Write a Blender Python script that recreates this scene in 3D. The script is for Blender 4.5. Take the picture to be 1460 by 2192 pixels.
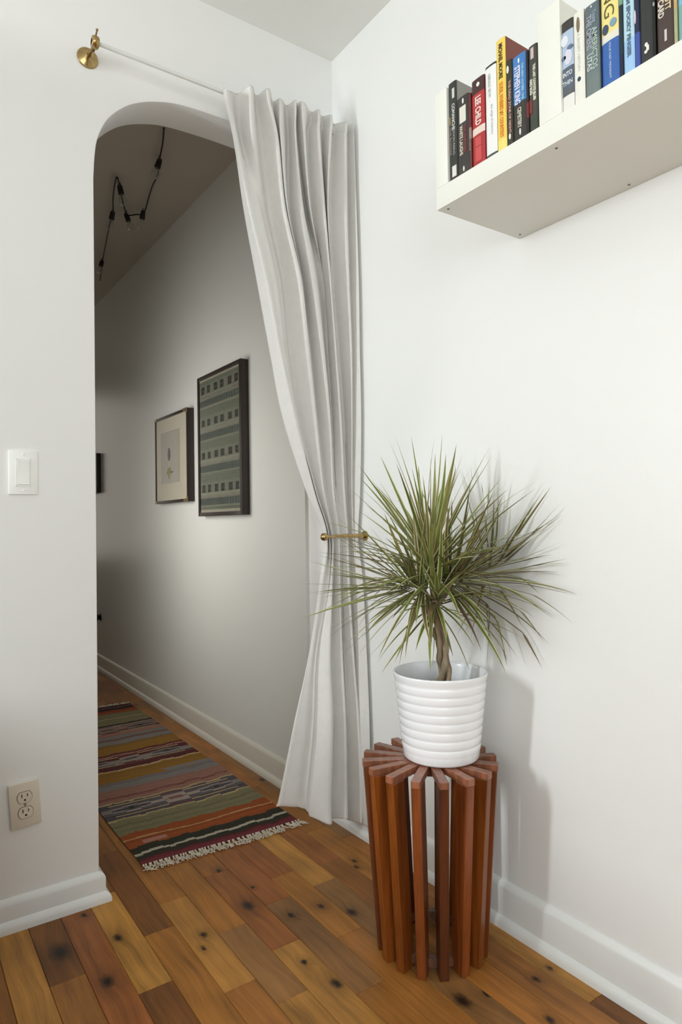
import bpy, bmesh, math, random
from mathutils import Vector, Matrix, noise
random.seed(7)
PI = math.pi
SC = bpy.context.scene
COL = SC.collection
for _o in list(bpy.data.objects): bpy.data.objects.remove(_o)

# ---------------------------------------------------------------- camera
CW, CH, CF = 1460.0, 2192.0, 1421.221
yaw, pitch, roll = 0.60575, 0.016951, -0.014265
fwd = Vector((math.sin(yaw)*math.cos(pitch), math.cos(yaw)*math.cos(pitch), math.sin(pitch)))
rgt = fwd.cross(Vector((0, 0, 1))).normalized(); upv = rgt.cross(fwd)
c_, s_ = math.cos(roll), math.sin(roll)
r2 = c_*rgt + s_*upv; u2 = -s_*rgt + c_*upv
cd = bpy.data.cameras.new('camera'); cam = bpy.data.objects.new('camera', cd); COL.objects.link(cam)
M = Matrix((( r2.x, u2.x, -fwd.x, -1.290174), (r2.y, u2.y, -fwd.y, -1.880656), (r2.z, u2.z, -fwd.z, 1.014123), (0, 0, 0, 1)))
cam.matrix_world = M
cd.sensor_fit = 'VERTICAL'; cd.sensor_height = 36.0; cd.lens = CF/CH*36.0
cd.clip_start = 0.02; cd.clip_end = 60
SC.camera = cam

# ---------------------------------------------------------------- world, lights, exposure
w = bpy.data.worlds.new('World'); SC.world = w; w.use_nodes = True
bg = w.node_tree.nodes['Background']
sky = w.node_tree.nodes.new('ShaderNodeTexSky'); sky.sky_type = 'NISHITA'; sky.sun_disc = False
sky.sun_elevation = math.radians(40); sky.sun_rotation = math.radians(120)
w.node_tree.links.new(sky.outputs[0], bg.inputs[0]); bg.inputs[1].default_value = 0.01
def area(name, loc, target, sx, sy, power, color=(1, 1, 1)):
    ld = bpy.data.lights.new(name, 'AREA'); ld.shape = 'RECTANGLE'; ld.size = sx; ld.size_y = sy
    ld.energy = power; ld.color = color
    o = bpy.data.objects.new(name, ld); COL.objects.link(o); o.location = loc
    d = Vector(target) - Vector(loc); o.rotation_euler = d.to_track_quat('-Z', 'Y').to_euler()
    return o
area('window_daylight', (-3.33, -0.33, 1.60), (0, -0.5, 1.25), 0.18, 0.80, 40, (0.93, 0.985, 1.0))
area('side_fill', (-3.33, -2.55, 1.50), (-0.2, -0.2, 1.25), 1.5, 1.4, 18, (0.92, 0.985, 1.0))  # fill lamp added to brighten the hall wall near the arch
area('rear_fill', (-2.35, -4.15, 1.60), (-0.9, 0, 1.5), 1.5, 1.7, 48, (0.90, 0.98, 1.0))  # broad fill lamp added behind the camera to lift the back wall
area('hall_fill', (-1.0, 1.05, 1.10), (-0.02, 0.95, 1.02), 0.65, 1.0, 7.8, (1.0, 0.985, 0.95)).data.spread = math.radians(130)  # extra lamp added to light the hall wall; no doorway stands here
area('hall_daylight', (-0.62, 4.9, 1.5), (-0.2, 2.0, 1.2), 0.7, 1.6, 3.6, (1.0, 0.93, 0.84))
SC.view_settings.view_transform = 'Standard'; SC.view_settings.look = 'None'
SC.view_settings.gamma = 1.0; SC.view_settings.use_curve_mapping = False
SC.view_settings.exposure = -0.04
SC.cycles.max_bounces = 8; SC.cycles.diffuse_bounces = 5; SC.cycles.use_denoising = True

# ---------------------------------------------------------------- helpers
def lin(c):
    return tuple(((x/255)/12.92 if x/255 <= 0.04045 else ((x/255+0.055)/1.055)**2.4) for x in c)
def mat(name, rgb, rough=0.5, metal=0.0, bump=0.0, bscale=200.0, var=0.0, vscale=6.0, coat=0.0, stretch=None, sss=0.0):
    m = bpy.data.materials.new(name); m.use_nodes = True
    nt = m.node_tree; N = nt.nodes; L = nt.links; b = N['Principled BSDF']
    c = lin(rgb); b.inputs['Base Color'].default_value = (*c, 1)
    b.inputs['Roughness'].default_value = rough; b.inputs['Metallic'].default_value = metal
    if coat: b.inputs['Coat Weight'].default_value = coat; b.inputs['Coat Roughness'].default_value = 0.15
    tc = N.new('ShaderNodeTexCoord'); src = tc.outputs['Object']
    if stretch:
        mp = N.new('ShaderNodeMapping'); mp.inputs['Scale'].default_value = stretch
        L.new(src, mp.inputs[0]); src = mp.outputs[0]
    if var:
        n = N.new('ShaderNodeTexNoise'); n.inputs['Scale'].default_value = vscale; n.inputs['Detail'].default_value = 5
        L.new(src, n.inputs['Vector'])
        r = N.new('ShaderNodeValToRGB')
        r.color_ramp.elements[0].position = 0.3; r.color_ramp.elements[1].position = 0.7
        r.color_ramp.elements[0].color = (*[x*(1-var) for x in c], 1); r.color_ramp.elements[1].color = (*[min(1, x*(1+var*0.6)) for x in c], 1)
        L.new(n.outputs['Fac'], r.inputs[0]); L.new(r.outputs[0], b.inputs['Base Color'])
    if bump:
        n2 = N.new('ShaderNodeTexNoise'); n2.inputs['Scale'].default_value = bscale; n2.inputs['Detail'].default_value = 3
        L.new(src, n2.inputs['Vector'])
        bp = N.new('ShaderNodeBump'); bp.inputs['Strength'].default_value = bump; bp.inputs['Distance'].default_value = 0.002
        L.new(n2.outputs['Fac'], bp.inputs['Height']); L.new(bp.outputs[0], b.inputs['Normal'])
    return m
def link(name, me, m, parent=None):
    o = bpy.data.objects.new(name, me); COL.objects.link(o)
    if m is not None:
        for q in (m if isinstance(m, (list, tuple)) else [m]): me.materials.append(q)
    if parent is not None: o.parent = parent
    return o
def tomesh(name, bm, m, parent=None, smooth=False, loc=None):
    bmesh.ops.recalc_face_normals(bm, faces=bm.faces[:])
    me = bpy.data.meshes.new(name); bm.to_mesh(me); bm.free()
    if smooth:
        for p in me.polygons: p.use_smooth = True
        if smooth == 'auto': me.set_sharp_from_angle(angle=math.radians(38))
    o = link(name, me, m, parent)
    if loc is not None: o.location = loc
    return o
def empty(name, loc, label, cat, group=None):
    o = bpy.data.objects.new(name, None); COL.objects.link(o); o.location = loc
    o.empty_display_size = 0.05
    return tag(o, label, cat, group)
def tag(o, label=None, cat=None, group=None, kind=None):
    if label: o['label'] = label
    if cat: o['category'] = cat
    if group: o['group'] = group
    if kind: o['kind'] = kind
    return o
def box(bm, x0, y0, z0, x1, y1, z1, bev=0.0, mi=0):
    b2 = bmesh.new()
    r = bmesh.ops.create_cube(b2, size=1.0)
    for v in b2.verts:
        v.co = Vector(((x0+x1)/2 + v.co.x*(x1-x0), (y0+y1)/2 + v.co.y*(y1-y0), (z0+z1)/2 + v.co.z*(z1-z0)))
    if bev: bmesh.ops.bevel(b2, geom=b2.edges[:], offset=bev, segments=2, affect='EDGES', profile=0.6)
    join(bm, b2, mi)
def join(bm, b2, mi=0, mtx=None):
    if mtx is not None: bmesh.ops.transform(b2, matrix=mtx, verts=b2.verts[:])
    mp = {}
    for v in b2.verts: mp[v] = bm.verts.new(v.co)
    for f in b2.faces:
        try:
            nf = bm.faces.new([mp[v] for v in f.verts]); nf.material_index = mi
        except ValueError: pass
    b2.free()
def tube(bm, pts, rad, seg=10, caps=True, mi=0):
    pts = [Vector(p) for p in pts]; n = len(pts)
    rr = rad if isinstance(rad, (list, tuple)) else [rad]*n
    t0 = (pts[1]-pts[0]).normalized()
    u = t0.cross(Vector((0, 0, 1)))
    if u.length < 1e-3: u = t0.cross(Vector((1, 0, 0)))
    u.normalize(); rings = []
    for i, p in enumerate(pts):
        t = (pts[min(i+1, n-1)] - pts[max(i-1, 0)]).normalized()
        u = (u - t*u.dot(t)).normalized(); v = t.cross(u)
        rings.append([bm.verts.new(p + (u*math.cos(2*PI*k/seg) + v*math.sin(2*PI*k/seg))*rr[i]) for k in range(seg)])
    for i in range(n-1):
        for k in range(seg):
            f = bm.faces.new([rings[i][k], rings[i][(k+1) % seg], rings[i+1][(k+1) % seg], rings[i+1][k]]); f.material_index = mi
    if caps:
        bm.faces.new(rings[0][::-1]).material_index = mi; bm.faces.new(rings[-1]).material_index = mi
def lathe(bm, prof, seg=48, mi=0, closed=False, mtx=None):
    b2 = bmesh.new() ; rings = []
    for r, z in prof:
        if r < 1e-6: rings.append([b2.verts.new((0, 0, z))])
        else: rings.append([b2.verts.new((r*math.cos(2*PI*k/seg), r*math.sin(2*PI*k/seg), z)) for k in range(seg)])
    for i in range(len(rings)-1):
        a, b = rings[i], rings[i+1]
        for k in range(seg):
            k2 = (k+1) % seg
            if len(a) == 1 and len(b) == 1: continue
            if len(a) == 1: b2.faces.new([a[0], b[k], b[k2]])
            elif len(b) == 1: b2.faces.new([a[k], a[k2], b[0]])
            else: b2.faces.new([a[k], a[k2], b[k2], b[k]])
    join(bm, b2, mi, mtx)
def extrude_poly(bm, pts, axis, a0, a1, mi=0):
    """pts: list of 2-D points in the plane perpendicular to axis, extruded from a0 to a1"""
    def mk(p, a):
        if axis == 'x': return (a, p[0], p[1])
        if axis == 'y': return (p[0], a, p[1])
        return (p[0], p[1], a)
    A = [bm.verts.new(mk(p, a0)) for p in pts]; B = [bm.verts.new(mk(p, a1)) for p in pts]
    n = len(pts)
    bm.faces.new(A[::-1]).material_index = mi; bm.faces.new(B).material_index = mi
    for i in range(n):
        bm.faces.new([A[i], A[(i+1) % n], B[(i+1) % n], B[i]]).material_index = mi

# ---------------------------------------------------------------- measured tables (metres)
CURTAIN = [
 [(-0.448,-0.088,2.314),(-0.472,-0.150,2.264),(-0.403,-0.088,2.313),(-0.393,-0.150,2.310),(-0.340,-0.088,2.329),(-0.335,-0.150,2.321),(-0.281,-0.088,2.331),(-0.297,-0.150,2.304),(-0.231,-0.088,2.337),(-0.241,-0.150,2.319),(-0.200,-0.088,2.354),(-0.217,-0.150,2.322),(-0.140,-0.088,2.347),(-0.157,-0.150,2.319),(-0.100,-0.088,2.348),(-0.108,-0.150,2.317),(-0.056,-0.088,2.337),(-0.049,-0.150,2.315),(-0.014,-0.106,2.337),(-0.014,-0.143,2.325)],
 [(-0.449,-0.090,2.282),(-0.474,-0.152,2.233),(-0.405,-0.090,2.280),(-0.394,-0.152,2.277),(-0.342,-0.090,2.295),(-0.336,-0.152,2.288),(-0.283,-0.090,2.297),(-0.298,-0.152,2.270),(-0.233,-0.090,2.302),(-0.242,-0.152,2.286),(-0.202,-0.090,2.319),(-0.219,-0.152,2.288),(-0.142,-0.090,2.312),(-0.159,-0.152,2.285),(-0.102,-0.090,2.313),(-0.110,-0.152,2.282),(-0.058,-0.090,2.301),(-0.051,-0.152,2.280),(-0.014,-0.105,2.303),(-0.014,-0.142,2.291)],
 [(-0.417,-0.086,2.168),(-0.447,-0.152,2.126),(-0.392,-0.086,2.176),(-0.390,-0.152,2.144),(-0.328,-0.086,2.196),(-0.306,-0.152,2.171),(-0.264,-0.086,2.217),(-0.297,-0.152,2.174),(-0.226,-0.086,2.229),(-0.244,-0.152,2.191),(-0.197,-0.086,2.238),(-0.212,-0.152,2.201),(-0.160,-0.086,2.250),(-0.158,-0.152,2.218),(-0.104,-0.086,2.268),(-0.116,-0.152,2.232),(-0.060,-0.086,2.282),(-0.054,-0.152,2.252),(-0.014,-0.105,2.288),(-0.014,-0.144,2.268)],
 [(-0.384,-0.078,1.968),(-0.405,-0.150,1.933),(-0.357,-0.126,1.955),(-0.332,-0.102,1.972),(-0.297,-0.078,1.990),(-0.282,-0.150,1.965),(-0.237,-0.078,2.006),(-0.276,-0.150,1.967),(-0.225,-0.078,2.009),(-0.226,-0.150,1.980),(-0.157,-0.078,2.026),(-0.194,-0.150,1.988),(-0.143,-0.078,2.030),(-0.140,-0.150,2.002),(-0.086,-0.078,2.045),(-0.129,-0.150,2.005),(-0.073,-0.078,2.048),(-0.054,-0.150,2.024),(-0.014,-0.101,2.054),(-0.014,-0.151,2.034)],
 [(-0.342,-0.074,1.763),(-0.350,-0.148,1.739),(-0.306,-0.123,1.755),(-0.276,-0.099,1.769),(-0.250,-0.074,1.781),(-0.230,-0.148,1.762),(-0.181,-0.074,1.795),(-0.177,-0.074,1.796),(-0.174,-0.074,1.797),(-0.189,-0.148,1.771),(-0.100,-0.074,1.811),(-0.099,-0.078,1.810),(-0.095,-0.074,1.812),(-0.121,-0.148,1.784),(-0.067,-0.074,1.818),(-0.061,-0.074,1.819),(-0.056,-0.074,1.820),(-0.048,-0.148,1.798),(-0.014,-0.106,1.818),(-0.014,-0.158,1.802)],
 [(-0.301,-0.074,1.553),(-0.303,-0.144,1.537),(-0.275,-0.121,1.546),(-0.251,-0.097,1.554),(-0.229,-0.074,1.563),(-0.202,-0.144,1.551),(-0.154,-0.074,1.573),(-0.153,-0.074,1.573),(-0.149,-0.074,1.574),(-0.152,-0.144,1.558),(-0.086,-0.074,1.582),(-0.085,-0.078,1.582),(-0.080,-0.074,1.583),(-0.102,-0.144,1.565),(-0.048,-0.074,1.588),(-0.045,-0.074,1.588),(-0.037,-0.074,1.589),(-0.038,-0.144,1.573),(-0.014,-0.116,1.583),(-0.014,-0.158,1.574)],
 [(-0.256,-0.076,1.338),(-0.246,-0.136,1.331),(-0.227,-0.116,1.335),(-0.213,-0.096,1.339),(-0.198,-0.076,1.343),(-0.173,-0.136,1.337),(-0.131,-0.076,1.348),(-0.129,-0.076,1.348),(-0.125,-0.076,1.348),(-0.122,-0.136,1.341),(-0.074,-0.076,1.352),(-0.073,-0.080,1.352),(-0.069,-0.076,1.353),(-0.080,-0.136,1.344),(-0.031,-0.076,1.356),(-0.026,-0.076,1.356),(-0.020,-0.076,1.356),(-0.034,-0.136,1.347),(-0.014,-0.113,1.352),(-0.014,-0.160,1.346)],
 [(-0.181,-0.085,1.120),(-0.176,-0.122,1.118),(-0.149,-0.085,1.120),(-0.169,-0.122,1.118),(-0.142,-0.085,1.120),(-0.139,-0.122,1.119),(-0.110,-0.085,1.121),(-0.106,-0.085,1.121),(-0.104,-0.085,1.121),(-0.102,-0.122,1.119),(-0.071,-0.085,1.122),(-0.070,-0.089,1.121),(-0.066,-0.085,1.122),(-0.060,-0.122,1.120),(-0.025,-0.085,1.122),(-0.021,-0.085,1.122),(-0.017,-0.085,1.122),(-0.028,-0.122,1.120),(-0.014,-0.107,1.121),(-0.014,-0.149,1.119)],
 [(-0.121,-0.090,0.973),(-0.127,-0.118,0.973),(-0.103,-0.090,0.973),(-0.118,-0.118,0.973),(-0.095,-0.090,0.972),(-0.105,-0.118,0.973),(-0.083,-0.090,0.972),(-0.081,-0.090,0.972),(-0.079,-0.090,0.972),(-0.080,-0.118,0.972),(-0.055,-0.090,0.971),(-0.054,-0.094,0.971),(-0.049,-0.090,0.971),(-0.045,-0.118,0.971),(-0.021,-0.090,0.971),(-0.018,-0.090,0.971),(-0.014,-0.090,0.971),(-0.022,-0.118,0.971),(-0.014,-0.112,0.971),(-0.014,-0.135,0.971)],
 [(-0.139,-0.090,0.821),(-0.128,-0.095,0.821),(-0.114,-0.090,0.819),(-0.109,-0.095,0.819),(-0.098,-0.090,0.818),(-0.114,-0.125,0.822),(-0.087,-0.090,0.818),(-0.085,-0.090,0.818),(-0.084,-0.090,0.818),(-0.085,-0.125,0.820),(-0.056,-0.090,0.816),(-0.055,-0.094,0.816),(-0.050,-0.090,0.815),(-0.047,-0.125,0.818),(-0.017,-0.090,0.813),(-0.014,-0.092,0.813),(-0.014,-0.097,0.814),(-0.015,-0.125,0.815),(-0.014,-0.131,0.816),(-0.014,-0.157,0.818)],
 [(-0.180,-0.088,0.602),(-0.169,-0.093,0.602),(-0.158,-0.088,0.600),(-0.155,-0.093,0.600),(-0.147,-0.088,0.598),(-0.127,-0.128,0.602),(-0.095,-0.088,0.592),(-0.093,-0.088,0.592),(-0.091,-0.088,0.591),(-0.081,-0.128,0.596),(-0.047,-0.088,0.586),(-0.048,-0.092,0.587),(-0.044,-0.088,0.586),(-0.036,-0.128,0.591),(-0.014,-0.105,0.584),(-0.014,-0.107,0.585),(-0.014,-0.112,0.586),(-0.014,-0.133,0.589),(-0.014,-0.141,0.590),(-0.014,-0.171,0.595)],
 [(-0.238,-0.088,0.393),(-0.197,-0.093,0.386),(-0.177,-0.088,0.381),(-0.170,-0.093,0.381),(-0.161,-0.088,0.379),(-0.123,-0.130,0.382),(-0.090,-0.088,0.366),(-0.088,-0.088,0.365),(-0.086,-0.088,0.365),(-0.073,-0.130,0.373),(-0.038,-0.088,0.356),(-0.039,-0.092,0.357),(-0.035,-0.088,0.355),(-0.020,-0.130,0.363),(-0.014,-0.130,0.362),(-0.014,-0.133,0.362),(-0.014,-0.138,0.364),(-0.014,-0.158,0.368),(-0.014,-0.166,0.370),(-0.014,-0.180,0.374)],
 [(-0.291,-0.088,0.189),(-0.234,-0.093,0.177),(-0.206,-0.088,0.169),(-0.197,-0.093,0.168),(-0.187,-0.088,0.164),(-0.134,-0.132,0.166),(-0.099,-0.088,0.143),(-0.097,-0.088,0.142),(-0.095,-0.088,0.142),(-0.073,-0.132,0.151),(-0.037,-0.088,0.128),(-0.036,-0.092,0.129),(-0.031,-0.088,0.126),(-0.014,-0.132,0.137),(-0.014,-0.140,0.139),(-0.014,-0.142,0.140),(-0.014,-0.145,0.141),(-0.014,-0.160,0.146),(-0.014,-0.165,0.147),(-0.014,-0.180,0.152)],
 [(-0.303,-0.085,0.154),(-0.230,-0.088,0.136),(-0.202,-0.085,0.122),(-0.191,-0.088,0.110),(-0.183,-0.085,0.092),(-0.144,-0.145,0.077),(-0.098,-0.085,0.061),(-0.099,-0.088,0.064),(-0.095,-0.085,0.063),(-0.083,-0.145,0.080),(-0.036,-0.085,0.043),(-0.034,-0.088,0.042),(-0.030,-0.085,0.040),(-0.025,-0.145,0.050),(-0.014,-0.137,0.039),(-0.014,-0.140,0.040),(-0.014,-0.142,0.040),(-0.014,-0.157,0.042),(-0.014,-0.162,0.041),(-0.014,-0.177,0.044)],
]
CORD = [(-0.365,0.651),(-0.330,0.764),(-0.299,0.892),(-0.269,0.996),(-0.251,1.122),(-0.229,1.240),(-0.202,1.394),(-0.230,1.437),(-0.263,1.470),(-0.327,1.331),(-0.369,1.225),(-0.411,1.127),(-0.397,1.217),(-0.365,1.356),(-0.326,1.493),(-0.308,1.618),(-0.260,1.862),(-0.206,2.140),(-0.137,2.455)]
SOCKETS = [(-0.297,0.899),(-0.202,1.406),(-0.262,1.481),(-0.372,1.216),(-0.328,1.494),(-0.205,2.156)]

# ---------------------------------------------------------------- materials
M_WALL = mat('wall_paint', (240, 240, 238), 0.42, bump=0.10, bscale=55, var=0.012, vscale=1.5)
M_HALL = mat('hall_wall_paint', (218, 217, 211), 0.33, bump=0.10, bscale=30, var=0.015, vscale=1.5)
M_CEIL = mat('ceiling_paint', (236, 236, 232), 0.7, bump=0.06, bscale=80)
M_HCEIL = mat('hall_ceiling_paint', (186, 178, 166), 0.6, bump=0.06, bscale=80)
M_TRIM = mat('trim_gloss_paint', (236, 237, 235), 0.3, bump=0.12, bscale=60, var=0.02, vscale=9)
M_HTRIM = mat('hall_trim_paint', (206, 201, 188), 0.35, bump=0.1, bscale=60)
M_SHELF = mat('shelf_laminate', (236, 236, 227), 0.45)
M_BRASS = mat('aged_brass', (178, 152, 104), 0.26, 1.0, bump=0.05, bscale=300, var=0.25, vscale=60)
M_PLATE_W = mat('white_plastic', (236, 236, 232), 0.3)
M_PLATE_I = mat('ivory_plastic', (226, 216, 198), 0.35)
M_DARK = mat('dark_slot', (24, 20, 18), 0.6)
M_SCREW = mat('screw_steel', (150, 148, 140), 0.35, 0.8)
M_POT = mat('white_glazed_ceramic', (246, 247, 249), 0.16, coat=0.4)
M_SOIL = mat('potting_soil', (44, 34, 28), 0.95, bump=1.0, bscale=160, var=0.5, vscale=90)
M_BARK = mat('dracaena_bark', (156, 138, 112), 0.85, bump=0.9, bscale=130, var=0.45, vscale=55, stretch=(1, 1, 0.35))
M_CORD = mat('black_cord', (26, 21, 17), 0.6)
M_FRAME = mat('dark_walnut_frame', (42, 30, 24), 0.4, bump=0.2, bscale=90, var=0.2, vscale=30)
M_RODW = mat('white_painted_rod', (226, 227, 222), 0.35)
M_FRINGE = mat('cream_yarn', (214, 202, 184), 0.9)
M_PAGES = mat('book_pages', (226, 214, 188), 0.85, var=0.1, vscale=300)

def curtain_material():
    m = mat('grey_linen', (238, 236, 232), 0.85, var=0.03, vscale=40)
    nt = m.node_tree; N = nt.nodes; L = nt.links; b = N['Principled BSDF']
    tc = N.new('ShaderNodeTexCoord')
    hs = []
    for sc in ((900, 900, 60), (60, 60, 900)):
        mp = N.new('ShaderNodeMapping'); mp.inputs['Scale'].default_value = sc; L.new(tc.outputs['Object'], mp.inputs[0])
        n = N.new('ShaderNodeTexNoise'); n.inputs['Scale'].default_value = 1.0; L.new(mp.outputs[0], n.inputs['Vector']); hs.append(n)
    ad = N.new('ShaderNodeMath'); ad.operation = 'ADD'; L.new(hs[0].outputs['Fac'], ad.inputs[0]); L.new(hs[1].outputs['Fac'], ad.inputs[1])
    bp = N.new('ShaderNodeBump'); bp.inputs['Strength'].default_value = 0.35; bp.inputs['Distance'].default_value = 0.0012
    L.new(ad.outputs[0], bp.inputs['Height']); L.new(bp.outputs[0], b.inputs['Normal'])
    tr = N.new('ShaderNodeBsdfTranslucent'); tr.inputs['Color'].default_value = (*lin((214, 212, 207)), 1)
    mx = N.new('ShaderNodeMixShader'); mx.inputs[0].default_value = 0.12
    L.new(b.outputs[0], mx.inputs[1]); L.new(tr.outputs[0], mx.inputs[2]); L.new(mx.outputs[0], N['Material Output'].inputs[0])
    return m
M_CURT = curtain_material()

def oak_material():
    """one board material; each board's own colour, grain offset and knots come from its object properties"""
    m = bpy.data.materials.new('oak_board'); m.use_nodes = True
    nt = m.node_tree; N = nt.nodes; L = nt.links; b = N['Principled BSDF']
    oi = N.new('ShaderNodeObjectInfo'); tc = N.new('ShaderNodeTexCoord')
    def math_(op, a, b_=None, c=None):
        n = N.new('ShaderNodeMath'); n.operation = op
        for i, v in enumerate((a, b_, c)):
            if v is None: continue
            if isinstance(v, (int, float)): n.inputs[i].default_value = v
            else: L.new(v, n.inputs[i])
        return n.outputs[0]
    off = N.new('ShaderNodeVectorMath'); off.operation = 'SCALE'
    cmb = N.new('ShaderNodeCombineXYZ'); L.new(oi.outputs['Random'], cmb.inputs[0]); L.new(oi.outputs['Random'], cmb.inputs[1])
    L.new(cmb.outputs[0], off.inputs[0]); off.inputs['Scale'].default_value = 37.0
    pos = N.new('ShaderNodeVectorMath'); pos.operation = 'ADD'; L.new(tc.outputs['Object'], pos.inputs[0]); L.new(off.outputs[0], pos.inputs[1])
    def knot(attr):
        a = N.new('ShaderNodeAttribute'); a.attribute_type = 'OBJECT'; a.attribute_name = attr
        sp = N.new('ShaderNodeSeparateXYZ'); L.new(a.outputs['Vector'], sp.inputs[0])
        so = N.new('ShaderNodeSeparateXYZ'); L.new(tc.outputs['Object'], so.inputs[0])
        dx = math_('SUBTRACT', so.outputs[0], sp.outputs[0]); dy = math_('MULTIPLY', math_('SUBTRACT', so.outputs[1], sp.outputs[1]), 0.62)
        d = math_('SQRT', math_('ADD', math_('MULTIPLY', dx, dx), math_('MULTIPLY', dy, dy)))
        wn = N.new('ShaderNodeTexNoise'); wn.inputs['Scale'].default_value = 95; L.new(pos.outputs[0], wn.inputs['Vector'])
        d = math_('ADD', d, math_('MULTIPLY', math_('SUBTRACT', wn.outputs['Fac'], 0.5), 0.011))
        core = math_('DIVIDE', d, math_('MAXIMUM', sp.outputs[2], 0.0001))
        mr = N.new('ShaderNodeMapRange'); L.new(core, mr.inputs[0]); mr.inputs[1].default_value = 0.30; mr.inputs[2].default_value = 1.15; mr.inputs[3].default_value = 1.0; mr.inputs[4].default_value = 0.0
        halo = N.new('ShaderNodeMapRange'); L.new(core, halo.inputs[0]); halo.inputs[1].default_value = 0.6; halo.inputs[2].default_value = 3.2; halo.inputs[3].default_value = 1.0; halo.inputs[4].default_value = 0.0
        on = math_('GREATER_THAN', sp.outputs[2], 0.001)
        return math_('MULTIPLY', mr.outputs[0], on), math_('MULTIPLY', halo.outputs[0], on)
    ka, ha = knot('knot_a'); kb, hb = knot('knot_b')
    k = math_('MAXIMUM', ka, kb); h = math_('MAXIMUM', ha, hb)
    # grain
    warp = N.new('ShaderNodeTexNoise'); warp.inputs['Scale'].default_value = 5.0; L.new(pos.outputs[0], warp.inputs['Vector'])
    wv = N.new('ShaderNodeVectorMath'); wv.operation = 'SCALE'; L.new(warp.outputs['Color'], wv.inputs[0]); wv.inputs['Scale'].default_value = 0.035
    p2 = N.new('ShaderNodeVectorMath'); p2.operation = 'ADD'; L.new(pos.outputs[0], p2.inputs[0]); L.new(wv.outputs[0], p2.inputs[1])
    hv = N.new('ShaderNodeCombineXYZ'); L.new(math_('MULTIPLY', h, 0.012), hv.inputs[0])
    p3 = N.new('ShaderNodeVectorMath'); p3.operation = 'ADD'; L.new(p2.outputs[0], p3.inputs[0]); L.new(hv.outputs[0], p3.inputs[1])
    mp = N.new('ShaderNodeMapping'); mp.inputs['Scale'].default_value = (60, 2.6, 10); L.new(p3.outputs[0], mp.inputs[0])
    g1 = N.new('ShaderNodeTexNoise'); g1.inputs['Scale'].default_value = 1.0; g1.inputs['Detail'].default_value = 6; g1.inputs['Roughness'].default_value = 0.62; L.new(mp.outputs[0], g1.inputs['Vector'])
    mp2 = N.new('ShaderNodeMapping'); mp2.inputs['Scale'].default_value = (420, 9, 10); L.new(p3.outputs[0], mp2.inputs[0])
    g2 = N.new('ShaderNodeTexNoise'); g2.inputs['Scale'].default_value = 1.0; g2.inputs['Detail'].default_value = 3; L.new(mp2.outputs[0], g2.inputs['Vector'])
    g3 = N.new('ShaderNodeTexNoise'); g3.inputs['Scale'].default_value = 4.5; g3.inputs['Detail'].default_value = 2; L.new(pos.outputs[0], g3.inputs['Vector'])
    v = math_('ADD', math_('MULTIPLY', math_('SUBTRACT', g1.outputs['Fac'], 0.5), 1.5), math_('MULTIPLY', math_('SUBTRACT', g2.outputs['Fac'], 0.5), 0.5))
    v = math_('ADD', v, math_('MULTIPLY', math_('SUBTRACT', g3.outputs['Fac'], 0.5), 1.1))
    v = math_('ADD', v, 1.0)
    v = math_('MULTIPLY', v, math_('SUBTRACT', 1.0, math_('MULTIPLY', h, 0.34)))
    v = math_('MAXIMUM', v, 0.25)
    hsv = N.new('ShaderNodeHueSaturation'); L.new(oi.outputs['Color'], hsv.inputs['Color']); L.new(v, hsv.inputs['Value'])
    mk = N.new('ShaderNodeMix'); mk.data_type = 'RGBA'; L.new(k, mk.inputs[0]); L.new(hsv.outputs[0], mk.inputs[6]); mk.inputs[7].default_value = (*lin((34, 20, 12)), 1)
    L.new(mk.outputs[2], b.inputs['Base Color'])
    b.inputs['Specular IOR Level'].default_value = 0.32
    rr = math_('ADD', math_('MULTIPLY', g1.outputs['Fac'], 0.22), 0.34); L.new(rr, b.inputs['Roughness'])
    bp = N.new('ShaderNodeBump'); bp.inputs['Strength'].default_value = 0.25; bp.inputs['Distance'].default_value = 0.0015
    L.new(g1.outputs['Fac'], bp.inputs['Height']); L.new(bp.outputs[0], b.inputs['Normal'])
    return m
M_OAK = oak_material()

def slat_material():
    m = bpy.data.materials.new('varnished_red_wood'); m.use_nodes = True
    nt = m.node_tree; N = nt.nodes; L = nt.links; b = N['Principled BSDF']
    oi = N.new('ShaderNodeObjectInfo'); tc = N.new('ShaderNodeTexCoord')
    mp = N.new('ShaderNodeMapping'); mp.inputs['Scale'].default_value = (70, 70, 5); L.new(tc.outputs['Object'], mp.inputs[0])
    n = N.new('ShaderNodeTexNoise'); n.inputs['Scale'].default_value = 1; n.inputs['Detail'].default_value = 5; L.new(mp.outputs[0], n.inputs['Vector'])
    mr = N.new('ShaderNodeMapRange'); L.new(n.outputs['Fac'], mr.inputs[0]); mr.inputs[1].default_value = 0.3; mr.inputs[2].default_value = 0.7; mr.inputs[3].default_value = 0.6; mr.inputs[4].default_value = 1.35
    hs = N.new('ShaderNodeHueSaturation'); L.new(oi.outputs['Color'], hs.inputs['Color']); L.new(mr.outputs[0], hs.inputs['Value']); L.new(hs.outputs[0], b.inputs['Base Color'])
    b.inputs['Roughness'].default_value = 0.34; b.inputs['Coat Weight'].default_value = 0.25; b.inputs['Coat Roughness'].default_value = 0.2
    bp = N.new('ShaderNodeBump'); bp.inputs['Strength'].default_value = 0.3; bp.inputs['Distance'].default_value = 0.001; L.new(n.outputs['Fac'], bp.inputs['Height']); L.new(bp.outputs[0], b.inputs['Normal'])
    return m
M_SLAT = slat_material()

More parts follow.
